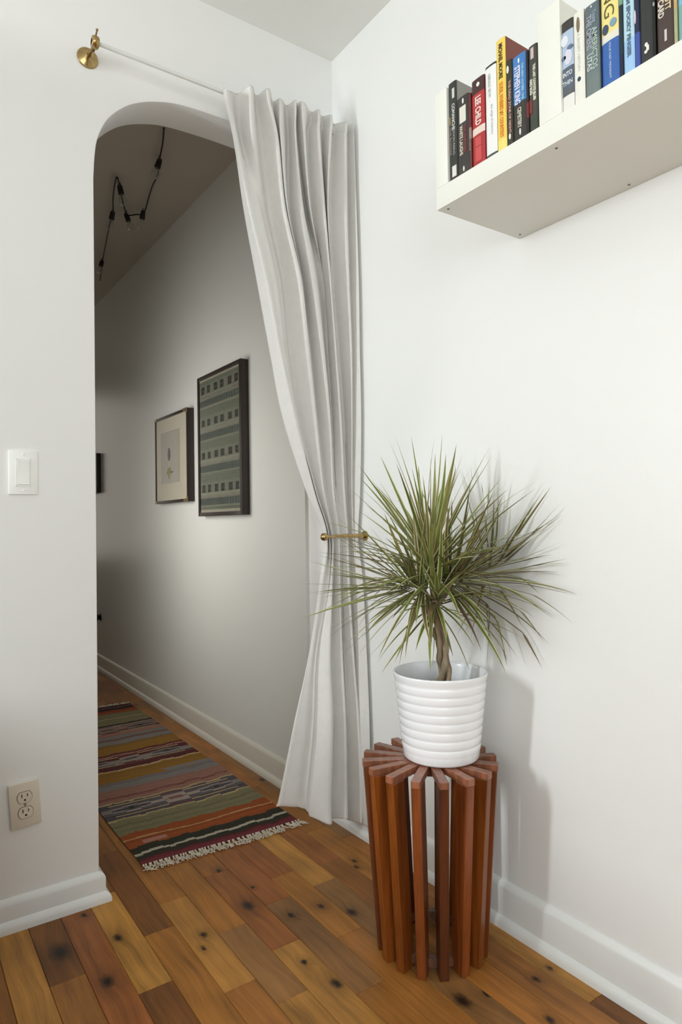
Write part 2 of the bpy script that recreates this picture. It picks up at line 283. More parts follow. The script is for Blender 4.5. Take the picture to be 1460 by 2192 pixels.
def vcol_material(name, rough=0.9, bump=0.5, bs=(500, 60, 1), spec=0.3):
    m = bpy.data.materials.new(name); m.use_nodes = True
    nt = m.node_tree; N = nt.nodes; L = nt.links; b = N['Principled BSDF']
    a = N.new('ShaderNodeAttribute'); a.attribute_name = 'Col'; L.new(a.outputs['Color'], b.inputs['Base Color'])
    b.inputs['Roughness'].default_value = rough; b.inputs['Specular IOR Level'].default_value = spec
    if bump:
        tc = N.new('ShaderNodeTexCoord'); mp = N.new('ShaderNodeMapping'); mp.inputs['Scale'].default_value = bs; L.new(tc.outputs['Object'], mp.inputs[0])
        n = N.new('ShaderNodeTexNoise'); n.inputs['Scale'].default_value = 1; L.new(mp.outputs[0], n.inputs['Vector'])
        bp = N.new('ShaderNodeBump'); bp.inputs['Strength'].default_value = bump; bp.inputs['Distance'].default_value = 0.0015; L.new(n.outputs['Fac'], bp.inputs['Height']); L.new(bp.outputs[0], b.inputs['Normal'])
    return m
M_WEAVE = vcol_material('woven_wool', 0.95, 0.7, (90, 420, 1))
M_TEXT = vcol_material('printed_textile', 0.9, 0.2, (1, 300, 300))
M_PRINT = vcol_material('paper_print', 0.8, 0.0)
M_COVER = vcol_material('glossy_book_cover', 0.38, 0.0, spec=0.5)
M_LEAF = vcol_material('dracaena_leaf', 0.42, 0.0, spec=0.45)

def glass_pane_material():
    m = bpy.data.materials.new('picture_glass'); m.use_nodes = True
    nt = m.node_tree; N = nt.nodes; L = nt.links; N.remove(N['Principled BSDF'])
    t = N.new('ShaderNodeBsdfTransparent'); g = N.new('ShaderNodeBsdfGlossy'); g.inputs['Roughness'].default_value = 0.04
    lw = N.new('ShaderNodeLayerWeight'); lw.inputs[0].default_value = 0.25
    mx = N.new('ShaderNodeMixShader'); ml = N.new('ShaderNodeMath'); ml.operation = 'MULTIPLY'; L.new(lw.outputs['Fresnel'], ml.inputs[0]); ml.inputs[1].default_value = 0.35
    L.new(ml.outputs[0], mx.inputs[0]); L.new(t.outputs[0], mx.inputs[1]); L.new(g.outputs[0], mx.inputs[2]); L.new(mx.outputs[0], N['Material Output'].inputs[0])
    return m
M_GLASS = glass_pane_material()
def bulb_glass():
    m = bpy.data.materials.new('clear_bulb_glass'); m.use_nodes = True
    nt = m.node_tree; N = nt.nodes; L = nt.links; N.remove(N['Principled BSDF'])
    t = N.new('ShaderNodeBsdfTransparent'); t.inputs[0].default_value = (0.93, 0.93, 0.92, 1); g = N.new('ShaderNodeBsdfGlossy'); g.inputs['Roughness'].default_value = 0.05
    lw = N.new('ShaderNodeLayerWeight'); lw.inputs[0].default_value = 0.3; mx = N.new('ShaderNodeMixShader')
    L.new(lw.outputs['Facing'], mx.inputs[0]); L.new(t.outputs[0], mx.inputs[1]); L.new(g.outputs[0], mx.inputs[2]); L.new(mx.outputs[0], N['Material Output'].inputs[0])
    return m
M_BULB = bulb_glass()

# ---------------------------------------------------------------- room shell
H = 2.618; RX0 = -3.4; RY0 = -4.3; WT = 0.135; HX0 = -1.02; HX1 = -0.010; HY0 = 0.200; HY1 = 5.2
ARL, ARR = -0.804, -0.0005
def arch_curve():
    half = (ARR-ARL)/2; cx = (ARR+ARL)/2
    pts = [(0, 2.279), (0.10, 2.277), (0.173, 2.270), (0.230, 2.254), (0.271, 2.237), (0.311, 2.212), (0.351, 2.173), (0.374, 2.137), (0.391, 2.092), (0.398, 2.045), (half, 1.98)]
    left = [(cx-a, z) for a, z in pts[::-1]]; right = [(cx+a, z) for a, z in pts[1:]]
    def dense(ps):
        out = []
        for i in range(len(ps)-1):
            p0 = ps[max(i-1, 0)]; p1 = ps[i]; p2 = ps[i+1]; p3 = ps[min(i+2, len(ps)-1)]
            for k in range(3):
                t = k/3
                out.append(tuple(0.5*(2*p1[j] + (p2[j]-p0[j])*t + (2*p0[j]-5*p1[j]+4*p2[j]-p3[j])*t*t + (3*p1[j]-p0[j]-3*p2[j]+p3[j])*t**3) for j in (0, 1)))
        out.append(ps[-1]); return out
    return dense(left+right)
AC = arch_curve()
def wall_with_arch():
    bm = bmesh.new()
    prof = [(ARL, 0.0)] + AC + [(ARR, 0.0)]
    B = 0.006  # softened plaster arris
    cx = (ARL+ARR)/2
    def loop(y, infl):
        out = []
        for (x, z) in prof:
            d = Vector((x-cx, max(0, z-1.95)*1.0)); d = d.normalized()*infl if d.length > 1e-6 else Vector((0, infl))
            out.append(bm.verts.new((x+d.x, y, (z+d.y) if z > 0 else 0.0)))
        return out
    Ls = [loop(0.0, B), loop(0.002, 0.0015), loop(B, 0.0), loop(WT-B, 0.0), loop(WT-0.002, 0.0015), loop(WT, B)]
    for a, b in zip(Ls[:-1], Ls[1:]):
        for i in range(len(prof)-2): bm.faces.new([a[i], a[i+1], b[i+1], b[i]])
    for y, lp in ((0.0, Ls[0]), (WT, Ls[-1])):
        x0, x1 = RX0, 0.0
        n = len(lp)
        apex = n//2
        bl = bm.verts.new((x0, y, 0)); tl = bm.verts.new((x0, y, H)); br = bm.verts.new((x1, y, 0)); tr = bm.verts.new((x1, y, H)); tm = bm.verts.new((lp[apex].co.x, y, H))
        bm.faces.new([bl] + lp[:2] + [tl])
        for i in range(1, apex): bm.faces.new([lp[i], lp[i+1], tl])
        bm.faces.new([lp[apex], tm, tl])
        bm.faces.new([lp[apex], tr, tm])
        for i in range(apex, n-2): bm.faces.new([lp[i], lp[i+1], tr])
    o = tomesh('wall_back', bm, M_WALL, smooth='auto'); return tag(o, kind='structure')
wall_with_arch()
def slab(name, m, *a):
    bm = bmesh.new(); box(bm, *a); return tag(tomesh(name, bm, m), kind='structure')
slab('wall_right', M_WALL, 0.0, RY0, 0.0, 0.12, HY0, H)
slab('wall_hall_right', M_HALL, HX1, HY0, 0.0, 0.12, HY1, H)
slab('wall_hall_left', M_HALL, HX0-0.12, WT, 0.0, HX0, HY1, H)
slab('wall_hall_end', M_HALL, HX0, HY1, 0.0, 0.12, HY1+0.1, H)
slab('ceiling', M_CEIL, RX0-0.12, RY0-0.12, H, 0.12, WT, H+0.1)
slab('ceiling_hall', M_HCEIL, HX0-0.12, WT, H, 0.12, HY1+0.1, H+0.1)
# left and front walls out of frame; openings added to match the area lamps
M_FAR = mat('bounce_cut_wall_paint', (176, 176, 168), 0.6)  # unseen walls greyed to cut bounced light
def wall_open(name, fixed, t, axis, a0, a1, o0, o1, z0, z1, more=None):
    bm = bmesh.new()
    def bb(p0, p1, q0, q1):
        if axis == 'y': box(bm, fixed-t, p0, q0, fixed, p1, q1)
        else: box(bm, p0, fixed-t, q0, p1, fixed, q1)
    if more:
        m0, m1 = more; bb(a0, m0, 0, H); bb(m1, o0, 0, H); bb(m0, m1, 0, z0); bb(m0, m1, z1, H)
    else: bb(a0, o0, 0, H)
    bb(o1, a1, 0, H); bb(o0, o1, 0, z0); bb(o0, o1, z1, H)
    return tag(tomesh(name, bm, M_FAR), kind='structure')
wall_open('wall_left', RX0, 0.12, 'y', RY0, WT, -0.62, -0.06, 0.80, 2.20, (-3.35, -1.75))
wall_open('wall_front', RY0, 0.12, 'x', RX0, 0.12, -3.15, -1.55, 0.65, 2.50)
def window(name, axis, fixed, o0, o1, z0, z1):
    bm = bmesh.new(); t = 0.045
    def bb(p0, p1, q0, q1):
        if axis == 'y': box(bm, fixed-0.1, p0, q0, fixed-0.06, p1, q1, 0.003)
        else: box(bm, p0, fixed-0.1, q0, p1, fixed-0.06, q1, 0.003)
    bb(o0, o0+t, z0, z1); bb(o1-t, o1, z0, z1); bb(o0+t, o1-t, z0, z0+t); bb(o0+t, o1-t, z1-t, z1)
    return tag(tomesh(name, bm, M_TRIM), kind='structure')
window('window_1', 'y', RX0, -0.62, -0.06, 0.80, 2.20)
window('fill_window_side', 'y', RX0, -3.35, -1.75, 0.80, 2.20)  # unseen frame added to go with the side fill lamp
window('fill_window_rear', 'x', RY0, -3.15, -1.55, 0.65, 2.50)  # unseen frame added behind the rear fill lamp

# ---------------------------------------------------------------- baseboards
def base_prof(hh, d=1):
    # offset from the wall (d = sign), height
    return [(0, 0), (0.026, 0), (0.026, 0.010), (0.0235, 0.018), (0.018, 0.0245), (0.0135, 0.027), (0.0135, hh-0.016), (0.0115, hh-0.010), (0.007, hh-0.004), (0.002, hh), (0, hh)]
def baseboard(name, m, plan, hh):
    """plan: list of (point, outward normal) in plan view; mitred sweep of the profile"""
    bm = bmesh.new(); P = base_prof(hh); rings = []
    for (x, y), (nx, ny) in plan:
        rings.append([bm.verts.new((x+nx*o, y+ny*o, z)) for o, z in P])
    n = len(P)
    for a, b in zip(rings[:-1], rings[1:]):
        for i in range(n): bm.faces.new([a[i], a[(i+1) % n], b[(i+1) % n], b[i]])
    bm.faces.new(rings[0]); bm.faces.new(rings[-1][::-1])
    return tag(tomesh(name, bm, m, smooth='auto'), kind='structure')
baseboard('baseboard_back', M_TRIM, [((RX0, 0), (0, -1)), ((ARL, 0), (1, -1)), ((ARL, WT-0.002), (1, 0))], 0.078)
baseboard('baseboard_right', M_TRIM, [((0, RY0), (-1, 0)), ((0, HY0), (-1, 0))], 0.110)
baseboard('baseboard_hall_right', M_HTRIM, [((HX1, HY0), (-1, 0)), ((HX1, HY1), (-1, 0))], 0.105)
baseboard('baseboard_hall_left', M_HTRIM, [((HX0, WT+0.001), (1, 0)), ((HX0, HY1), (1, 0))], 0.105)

# ---------------------------------------------------------------- floor of oak boards
bm = bmesh.new(); box(bm, RX0-0.1, RY0-0.1, -0.06, 0.1, HY1, -0.016)
FLOOR = tag(tomesh('floor', bm, mat('subfloor', (40, 27, 18), 0.9)), kind='structure')
PW = 0.0765; X_REF = -0.834
KN = [(-0.941,-0.173,0.026),(-0.878,-0.344,0.016),(-0.813,-0.198,0.012),(-0.857,-0.05,0.008),(-0.636,-0.312,0.009),(-0.657,-0.362,0.006),(-0.489,-0.263,0.017),(-0.438,-0.19,0.006),(-0.479,-0.052,0.008),(-0.418,-0.369,0.009),(-0.334,-0.381,0.009),(-0.284,-0.451,0.013),(-0.124,-0.242,0.008),(-0.14,-0.274,0.007),(-0.488,-0.547,0.008),(-0.467,-0.649,0.013),(-0.102,-0.896,0.008),(-0.048,-0.891,0.008),(-0.281,-0.849,0.017),(-0.224,-0.864,0.008),(-0.048,0.49,0.012)]
LIGHT, MID, DARK, GREY, RED, ORG = (176,124,58), (154,100,46), (124,78,37), (142,100,56), (148,90,44), (162,106,46)
# known joints per column index k (column spans X_REF+k*PW .. +PW): list of joint y, and colours by y interval
JO = {-3: [-0.9, 0.35], -2: [-0.287, 0.10], -1: [-0.62, 0.06], 0: [-0.424, 0.02], 1: [-0.75, -0.231, 0.25], 2: [-0.53, -0.12, 0.3], 3: [-0.627, -0.33, 0.05],
      4: [-0.86, -0.465, -0.06], 5: [-0.70, -0.29, 0.03], 6: [-0.518, -0.181, 0.2], 7: [-0.66, -0.286, 0.12], 8: [-0.75, -0.20, 0.05], 9: [-0.60, 0.0], 10: [-1.008, -0.55, -0.1]}
CO = {(-2, -0.5): MID, (-2, -0.1): DARK, (-1, -0.3): RED, (-1, -0.8): DARK, (0, -0.2): LIGHT, (0, -0.6): DARK, (1, -0.5): ORG, (1, 0.0): DARK, (2, -0.3): LIGHT, (2, -0.7): MID, (2, 0.1): MID,
      (3, -0.5): GREY, (3, -0.8): LIGHT, (3, -0.15): ORG, (4, -0.6): LIGHT, (4, -0.3): RED, (5, -0.5): GREY, (5, -0.15): RED, (6, -0.3): ORG, (6, -0.7): MID, (6, 0.0): RED, (7, -0.5): GREY, (7, -0.1): LIGHT,
      (8, -0.5): MID, (8, -0.1): RED, (9, -0.3): ORG, (9, -0.8): MID, (10, -0.8): LIGHT, (10, -1.2): DARK, (10, -0.3): MID, (8, -0.9): ORG}
def board_mesh(bm, x0, y0, x1, y1, dz=0.0):
    g = 0.0004; c = 0.0011
    xa, xb, ya, yb = x0+g, x1-g, y0+g, y1-g
    lo = [bm.verts.new((x, y, -0.015)) for x, y in ((xa, ya), (xb, ya), (xb, yb), (xa, yb))]
    md = [bm.verts.new((x, y, -c+dz)) for x, y in ((xa, ya), (xb, ya), (xb, yb), (xa, yb))]
    hi = [bm.verts.new((x, y, dz)) for x, y in ((xa+c, ya+c), (xb-c, ya+c), (xb-c, yb-c), (xa+c, yb-c))]
    for a, b in ((lo, md), (md, hi)):
        for i in range(4): bm.faces.new([a[i], a[(i+1) % 4], b[(i+1) % 4], b[i]])
    bm.faces.new(hi)
rb = random.Random(11)
PALETTE = [LIGHT, MID, MID, DARK, GREY, RED, ORG, MID]
for k in range(-3, 12):
    x0 = X_REF + k*PW; x1 = min(x0+PW, 0.0)
    if x1-x0 < 0.004: continue
    js = sorted(JO.get(k, [-0.5, 0.0]))
    ys = list(js)
    while ys[0] > -1.45: ys.insert(0, ys[0]-rb.uniform(0.32, 0.62))
    y_end = 3.3 if k >= 0 else 0.0
    if k < 0: ys = [y for y in ys if y < -0.02] + [0.0]
    else:
        while ys[-1] < y_end: ys.append(ys[-1]+rb.uniform(0.32, 0.66))
    for ya, yb in zip(ys[:-1], ys[1:]):
        bm = bmesh.new(); cx, cy = (x0+x1)/2, (ya+yb)/2
        board_mesh(bm, x0-cx, ya-cy, x1-cx, yb-cy, rb.uniform(-0.0003, 0.0))
        o = tomesh('floor_board', bm, M_OAK, FLOOR); o.location = (cx, cy, 0)
        colr = None
        for (kk, yy), c in CO.items():
            if kk == k and ya < yy < yb: colr = c
        if colr is None: colr = rb.choice(PALETTE)
        f = rb.uniform(0.92, 1.08); c = lin(colr); o.color = (c[0]*f, c[1]*f*rb.uniform(0.97, 1.03), c[2]*f, 1)
        ks = [q for q in KN if x0 <= q[0] <= x1 and ya <= q[1] <= yb]
        if not ks and (cy > 0.2 or cy < -0.95) and rb.random() < 0.5: ks = [(cx+rb.uniform(-0.02, 0.02), cy+rb.uniform(-0.12, 0.12), rb.uniform(0.006, 0.012))]
        ks.sort(key=lambda q: -q[2])
        for nm, i in (('knot_a', 0), ('knot_b', 1)):
            o[nm] = [float(ks[i][0]-cx), float(ks[i][1]-cy), float(ks[i][2])] if i < len(ks) else [0.0, 0.0, 0.0]
# boards the photograph shows nothing of, joined
bm = bmesh.new()
kk0 = int((RX0-X_REF)/PW)-1
for k in range(kk0, 12):
    x0 = X_REF+k*PW; x1 = min(x0+PW, 0.0)
    if x1-x0 < 0.004: continue
    if k < -3: segs = [(RY0, 0.0)]
    elif k < 0: segs = [(RY0, -1.6)]
    else: segs = [(RY0, -1.6), (4.0, HY1)]
    for a, b in segs:
        y = a
        while y < b:
            y2 = min(b, y+rb.uniform(0.4, 0.8)); board_mesh(bm, x0, y, x1, y2, -0.0006); y = y2
bx = tomesh('floor_boards_beyond', bm, M_OAK, FLOOR); bx.color = (*lin(MID), 1); bx['kind'] = 'stuff'
for nm in ('knot_a', 'knot_b'): bx[nm] = [0.0, 0.0, 0.0]

# ---------------------------------------------------------------- runner rug
def rug():
    root = empty('runner_rug', (0, 0, 0), 'long striped kilim runner rug lying in the hallway with knotted cream fringe', 'rug')
    X0, X1, Y0, Y1 = -0.655, -0.123, 0.100, 1.955
    MAR, DKG, WHT, ORA, SAG, CRM, BLG, PNK, GRY, MUS, BLK, SLT, DMR = (122,52,58), (58,56,44), (196,186,164), (164,84,40), (136,128,94), (196,172,124), (104,98,102), (156,112,98), (134,126,122), (150,108,42), (44,30,28), (92,84,90), (92,40,42)
    bands = [(0.100,MAR),(0.132,DMR),(0.142,DKG),(0.169,WHT),(0.184,DKG),(0.226,ORA),(0.276,CRM),(0.290,ORA),(0.331,SAG),(0.395,(120,114,84)),(0.412,SAG),(0.449,CRM),(0.462,SLT),(0.489,BLG),(0.577,SLT),(0.600,CRM),(0.612,PNK),(0.648,(130,78,70)),(0.662,PNK),(0.735,GRY),(0.780,(122,114,112)),(0.814,MUS),(0.931,CRM),(0.944,DMR),(0.985,(92,56,52)),(1.012,GRY),(1.06,DMR),(1.112,PNK),(1.130,DMR),(1.150,MUS),(1.253,(130,102,60)),(1.275,GRY),(1.330,(120,92,82)),(1.36,GRY),(1.40,PNK),(1.46,BLK),(1.475,PNK),(1.54,GRY),(1.57,BLK),(1.59,SAG),(1.69,CRM),(1.70,SAG),(1.796,ORA),(1.851,(120,60,40)),(1.875,BLK),(1.91,PNK),(1.925,BLK),(1.945,MAR)]
    def star(x, y, cx, cy, sx, sy):
        # stepped diamond with hooked arms, in yarn-sized steps
        u = abs(round((x-cx)/0.018)); v = abs(round((y-cy)/0.008))
        return u, v
    nx, ny = 62, 480
    me = bpy.data.meshes.new('rug_body'); vs = []; fs = []; cols = []
    rr = random.Random(5)
    for j in range(ny+1):
        for i in range(nx+1):
            x = X0 + (X1-X0)*i/nx; y = Y0 + (Y1-Y0)*j/ny
            e = 0.0025*math.sin(y*9+1.0) if i in (0, nx) else 0
            vs.append((x+e, y + 0.006*math.sin(x*7+y*2) - 0.012*(x-X0), 0.0035 + 0.0009*math.sin(x*23+y*5)*math.sin(y*11)))
    def bandcol(y):
        c = bands[0][1]
        for yy, cc in bands:
            if y >= yy: c = cc
            else: break
        return c
    rown = [rr.uniform(-1, 1) for _ in range(ny)]
    for j in range(ny):
        y = Y0+(Y1-Y0)*(j+0.5)/ny
        for i in range(nx):
            x = X0+(X1-X0)*(i+0.5)/nx
            fs.append((j*(nx+1)+i, j*(nx+1)+i+1, (j+1)*(nx+1)+i+1, (j+1)*(nx+1)+i))
            yw = y + 0.004*math.sin(math.floor(x/0.035)*1.9+y*3) + 0.003*math.sin(math.floor(x/0.06)*2.7)
            c = bandcol(yw)
            # woven star motifs on three bands
            for (cx, cy, c1, c2, c3) in ((-0.389, 0.535, (178,160,148), (140,96,90), (66,60,66)), (-0.400, 1.052, (150,136,126), (92,82,86), (70,46,42)), (-0.372, 1.505, (150,128,118), (110,76,70), (64,54,50))):
                v = abs(y-cy)/0.0078; v = math.floor(v+0.5); au = abs(x-cx)/0.0172; u = math.floor(au+0.5)
                if v > 8: continue
                if u + v*1.4 <= 2.5: c = c2
                elif u + v*1.6 <= 5.2: c = c1
                elif v in (3, 4) and u <= 2: c = c1
                else:
                    # long stepped lozenges either side of the star, drawn as light outlines
                    w2_ = abs(au-9.5); m_ = w2_*0.42 + v*1.0
                    if 2.6 < m_ <= 3.7 and w2_ < 7: c = c1
                    elif m_ <= 1.2 and w2_ < 7: c = c3
                    elif m_ < 2.6 and w2_ < 7: c = BLG
                    elif v == 6 and 2 < u < 14: c = CRM
                    elif v == 5 and u > 4: c = c3
                    elif v in (7,) and u <= 2: c = (130, 66, 66)
            # zig line through the orange band, broken ends
            if 0.270 < y < 0.300:
                lv = 0.283 + 0.005*math.sin(x*19)
                c = (206,158,104) if abs(y-lv) < 0.0045 else ORA
            if 0.814 < y < 0.90 and x > -0.40+1.1*(0.9-y) and y < 0.845: c = GRY
            if 0.235 < y < 0.262 and -0.60 < x < -0.53: c = (186,128,112)
            f = 0.80 + 0.13*rown[j] + rr.uniform(-0.06, 0.06)
            l = lin(c); cols.append((l[0]*f, l[1]*f, l[2]*f, 1))
    n0 = len(vs)
    ring = [i for i in range(nx+1)] + [(j)*(nx+1)+nx for j in range(1, ny+1)] + [ny*(nx+1)+i for i in range(nx-1, -1, -1)] + [j*(nx+1) for j in range(ny-1, 0, -1)]
    for q in ring: vs.append((vs[q][0], vs[q][1], 0.0003))
    for a in range(len(ring)):
        b = (a+1) % len(ring); fs.append((ring[a], n0+a, n0+b, ring[b])); cols.append((*lin((60, 44, 38)), 1))
    me.from_pydata(vs, [], fs)
    at = me.color_attributes.new('Col', 'FLOAT_COLOR', 'CORNER')
    buf = []
    for p in me.polygons:
        for _ in range(p.loop_total): buf.extend(cols[p.index])
    at.data.foreach_set('color', buf)
    link('rug_body', me, M_WEAVE, root)
    def fringe(name, y0, sgn, n, ln):
        b = bmesh.new(); rf = random.Random(3+n)
        for i in range(n):
            x = X0 + (X1-X0)*(i+0.5)/n + rf.uniform(-0.003, 0.003); yy = y0 + 0.006*math.sin(x*7+y0*2) - 0.012*(x-X0)
            x += rf.uniform(-0.002, 0.002)
            # knot then three curly strands
            tube(b, [(x, yy+sgn*0.001, 0.004), (x, yy+sgn*0.005, 0.0055), (x+rf.uniform(-0.001, 0.001), yy+sgn*0.010, 0.004)], [0.0022, 0.0034, 0.0022], 6)
            for s in range(3):
                a = rf.uniform(-0.7, 0.7) + (0.8 if x > X1-0.05 else 0)*(1 if sgn < 0 else 0)*0.5; L_ = ln*rf.uniform(0.7, 1.15); ph = rf.uniform(0, 6); pts = []
                for t in range(7):
                    q = t/6*L_
                    wob = 0.0045*math.sin(ph+t*1.5)*(t/6)
                    pts.append((x + math.sin(a)*q + wob, yy + sgn*(0.009+math.cos(a)*q), 0.0018 + 0.003*abs(math.sin(ph*2+t*1.1))))
                tube(b, pts, 0.0014, 5)
        o = tomesh(name, b, M_FRINGE, root, smooth=True); o['kind'] = 'stuff'; return o
    fringe('fringe', Y0, -1, 66, 0.036); fringe('fringe', Y1, 1, 50, 0.03)
    return root
rug()

# ---------------------------------------------------------------- curtain rod, bracket, holdback, curtain
def curtain_rod():
    root = empty('curtain_rod', (-0.82, -0.080, 2.305), 'thin white curtain rod above the archway between brass bracket and side wall', 'curtain rod')
    b = bmesh.new(); tube(b, [(0.012, 0, 0), (0.2, 0, 0), (0.5, 0, 0), (0.818, 0, 0)], 0.0055, 14)
    tomesh('rod', b, M_RODW, root, smooth='auto')
    return root
curtain_rod()
def bracket():
    root = empty('rod_bracket', (-0.819, 0, 2.309), 'small brass curtain rod bracket with round dished wall plate', 'bracket')
    b = bmesh.new()
    R = Matrix.Rotation(PI/2, 4, 'X')   # z axis -> -y
    lathe(b, [(0, 0.0), (0.0275, 0.0), (0.0285, 0.002), (0.0270, 0.006), (0.020, 0.010), (0.011, 0.0135), (0.0075, 0.018), (0, 0.018)], 40, mtx=R)
    tomesh('wall_plate', b, M_BRASS, root, smooth='auto')
    b = bmesh.new(); tube(b, [(0, -0.012, 0), (0, -0.035, -0.001), (0, -0.060, -0.006), (0.0, -0.064, -0.016)], [0.006, 0.0042, 0.0042, 0.004], 12)
    tomesh('arm', b, M_BRASS, root, smooth='auto')
    b = bmesh.new()   # ring holding the rod end, axis along x
    rc = Vector((0.0, -0.080, -0.004)); nS = 32
    prof = [(0.0075, -0.009), (0.0135, -0.009), (0.0160, -0.006), (0.0165, 0.0), (0.0160, 0.006), (0.0135, 0.009), (0.0075, 0.009), (0.0075, -0.009)]
    lathe(b, prof, nS, mtx=Matrix.Translation(rc) @ Matrix.Rotation(PI/2, 4, 'Y'))
    tomesh('ring', b, M_BRASS, root, smooth='auto')
    b = bmesh.new(); tube(b, [(0.0, -0.087, 0.008), (0.0, -0.100, 0.016)], 0.0022, 8); tube(b, [(0.0, -0.100, 0.016), (0, -0.103, 0.018)], 0.0035, 10)
    tomesh('set_screw', b, M_BRASS, root, smooth='auto')
    return root
bracket()

def curtain():
    rows = CURTAIN
    nlev = len(rows); K = len(rows[0]); SUB = 5
    def cross(row):
        out = []
        for i in range(K-1):
            a, b = Vector(row[i]), Vector(row[i+1])
            for s in range(SUB):
                t = s/SUB; e = 0.5-0.5*math.cos(PI*t); e = 0.5*e+0.5*t
                out.append(Vector((a.x+(b.x-a.x)*t, a.y+(b.y-a.y)*(0.5-0.5*math.cos(PI*t)), a.z+(b.z-a.z)*e)))
        out.append(Vector(row[-1])); return out
    C = [cross(r) for r in rows]
    # smooth along the cloth a little so ridges are round
    for r in C:
        for it in range(1):
            s = [v.copy() for v in r]
            for i in range(1, len(r)-1): r[i] = s[i-1]*0.14+s[i]*0.72+s[i+1]*0.14
    bm = bmesh.new(); grid = []
    STEP = 9
    for l in range(nlev-1):
        for s in range(STEP if l > 0 else 2):
            st = STEP if l > 0 else 2
            t = s/st
            p0, p1, p2, p3 = C[max(l-1, 0)], C[l], C[l+1], C[min(l+2, nlev-1)]
            line = []
            for i in range(len(p1)):
                v = 0.5*((2*p1[i]) + (p2[i]-p0[i])*t + (2*p0[i]-5*p1[i]+4*p2[i]-p3[i])*t*t + (3*p1[i]-p0[i]-3*p2[i]+p3[i])*t**3)
                line.append(v)
            grid.append(line)
    grid.append([v.copy() for v in C[-1]])
    vs = []
    for j, line in enumerate(grid):
        r = []
        for i, v in enumerate(line):
            n = noise.noise(Vector((i*0.13, v.z*4.0, 3.1)))*0.0022 + noise.noise(Vector((i*0.45, v.z*14.0, 9.1)))*0.0008
            r.append(bm.verts.new((min(v.x+n*0.6, -0.009), v.y+n, v.z)))
        vs.append(r)
    for j in range(len(vs)-1):
        for i in range(len(vs[0])-1): bm.faces.new([vs[j][i], vs[j][i+1], vs[j+1][i+1], vs[j+1][i]])
    o = tomesh('curtain', bm, M_CURT, smooth=True)
    sd = o.modifiers.new('thickness', 'SOLIDIFY'); sd.thickness = 0.0016; sd.offset = 0
    tag(o, 'light grey linen curtain gathered beside the archway and tied in by a brass holdback', 'curtain')
    return o
curtain()

def holdback():
    root = empty('curtain_holdback', (0, -0.154, 0.972), 'brass curtain holdback bar with ball end clasping the grey curtain', 'holdback')
    b = bmesh.new()
    tube(b, [(-0.001, 0, 0), (-0.006, 0, 0)], [0.017, 0.0155], 28)
    tomesh('wall_plate', b, M_BRASS, root, smooth='auto')
    b = bmesh.new()
    pts = [(-0.004, 0.0, 0.0), (-0.03, 0.0, 0.001), (-0.07, 0.003, 0.002), (-0.11, 0.006, 0.001), (-0.142, 0.007, 0.0)]
    tube(b, pts, [0.0075, 0.0072, 0.0062, 0.0050, 0.0042], 14)
    tube(b, [(-0.138, 0.007, 0), (-0.142, 0.007, 0), (-0.146, 0.007, 0)], [0.005, 0.0072, 0.005], 14)
    tomesh('bar', b, M_BRASS, root, smooth='auto')
    b = bmesh.new(); bmesh.ops.create_uvsphere(b, u_segments=24, v_segments=14, radius=0.0125)
    for v in b.verts: v.co += Vector((-0.154, 0.007, 0))
    tomesh('ball_end', b, M_BRASS, root, smooth=True)
    return root
holdback()

# ---------------------------------------------------------------- wall plates
def switch():
    root = empty('light_switch', (-0.988, 0, 1.157), 'white rocker light switch plate on the wall left of the archway', 'switch')
    b = bmesh.new(); box(b, -0.035, -0.0055, -0.057, 0.035, 0.0, 0.057, 0.0022); tomesh('cover_plate', b, M_PLATE_W, root, smooth='auto')
    b = bmesh.new()
    # rocker: upper half tilted in, lower half out
    pr = [(-0.0045, -0.033), (-0.0085, -0.031), (-0.0065, 0.0), (-0.0105, 0.031), (-0.0045, 0.033)]
    extrude_poly(b, pr, 'x', -0.0145, 0.0145); tomesh('rocker', b, M_PLATE_W, root, smooth='auto')
    b = bmesh.new(); box(b, -0.0180, -0.0066, -0.0355, -0.0160, -0.005, 0.0355); box(b, 0.0160, -0.0066, -0.0355, 0.0180, -0.005, 0.0355); box(b, -0.018, -0.0066, 0.0345, 0.018, -0.005, 0.0365); box(b, -0.018, -0.0066, -0.0365, 0.018, -0.005, -0.0345)
    tomesh('bezel', b, M_PLATE_W, root)
    for z in (-0.0465, 0.0465):
        b = bmesh.new(); lathe(b, [(0, 0.0072), (0.0025, 0.0068), (0.0032, 0.005), (0, 0.005)], 16, mtx=Matrix.Rotation(PI/2, 4, 'X'))
        tomesh('screw', b, M_PLATE_W, root, smooth='auto', loc=(0, 0, z))
switch()
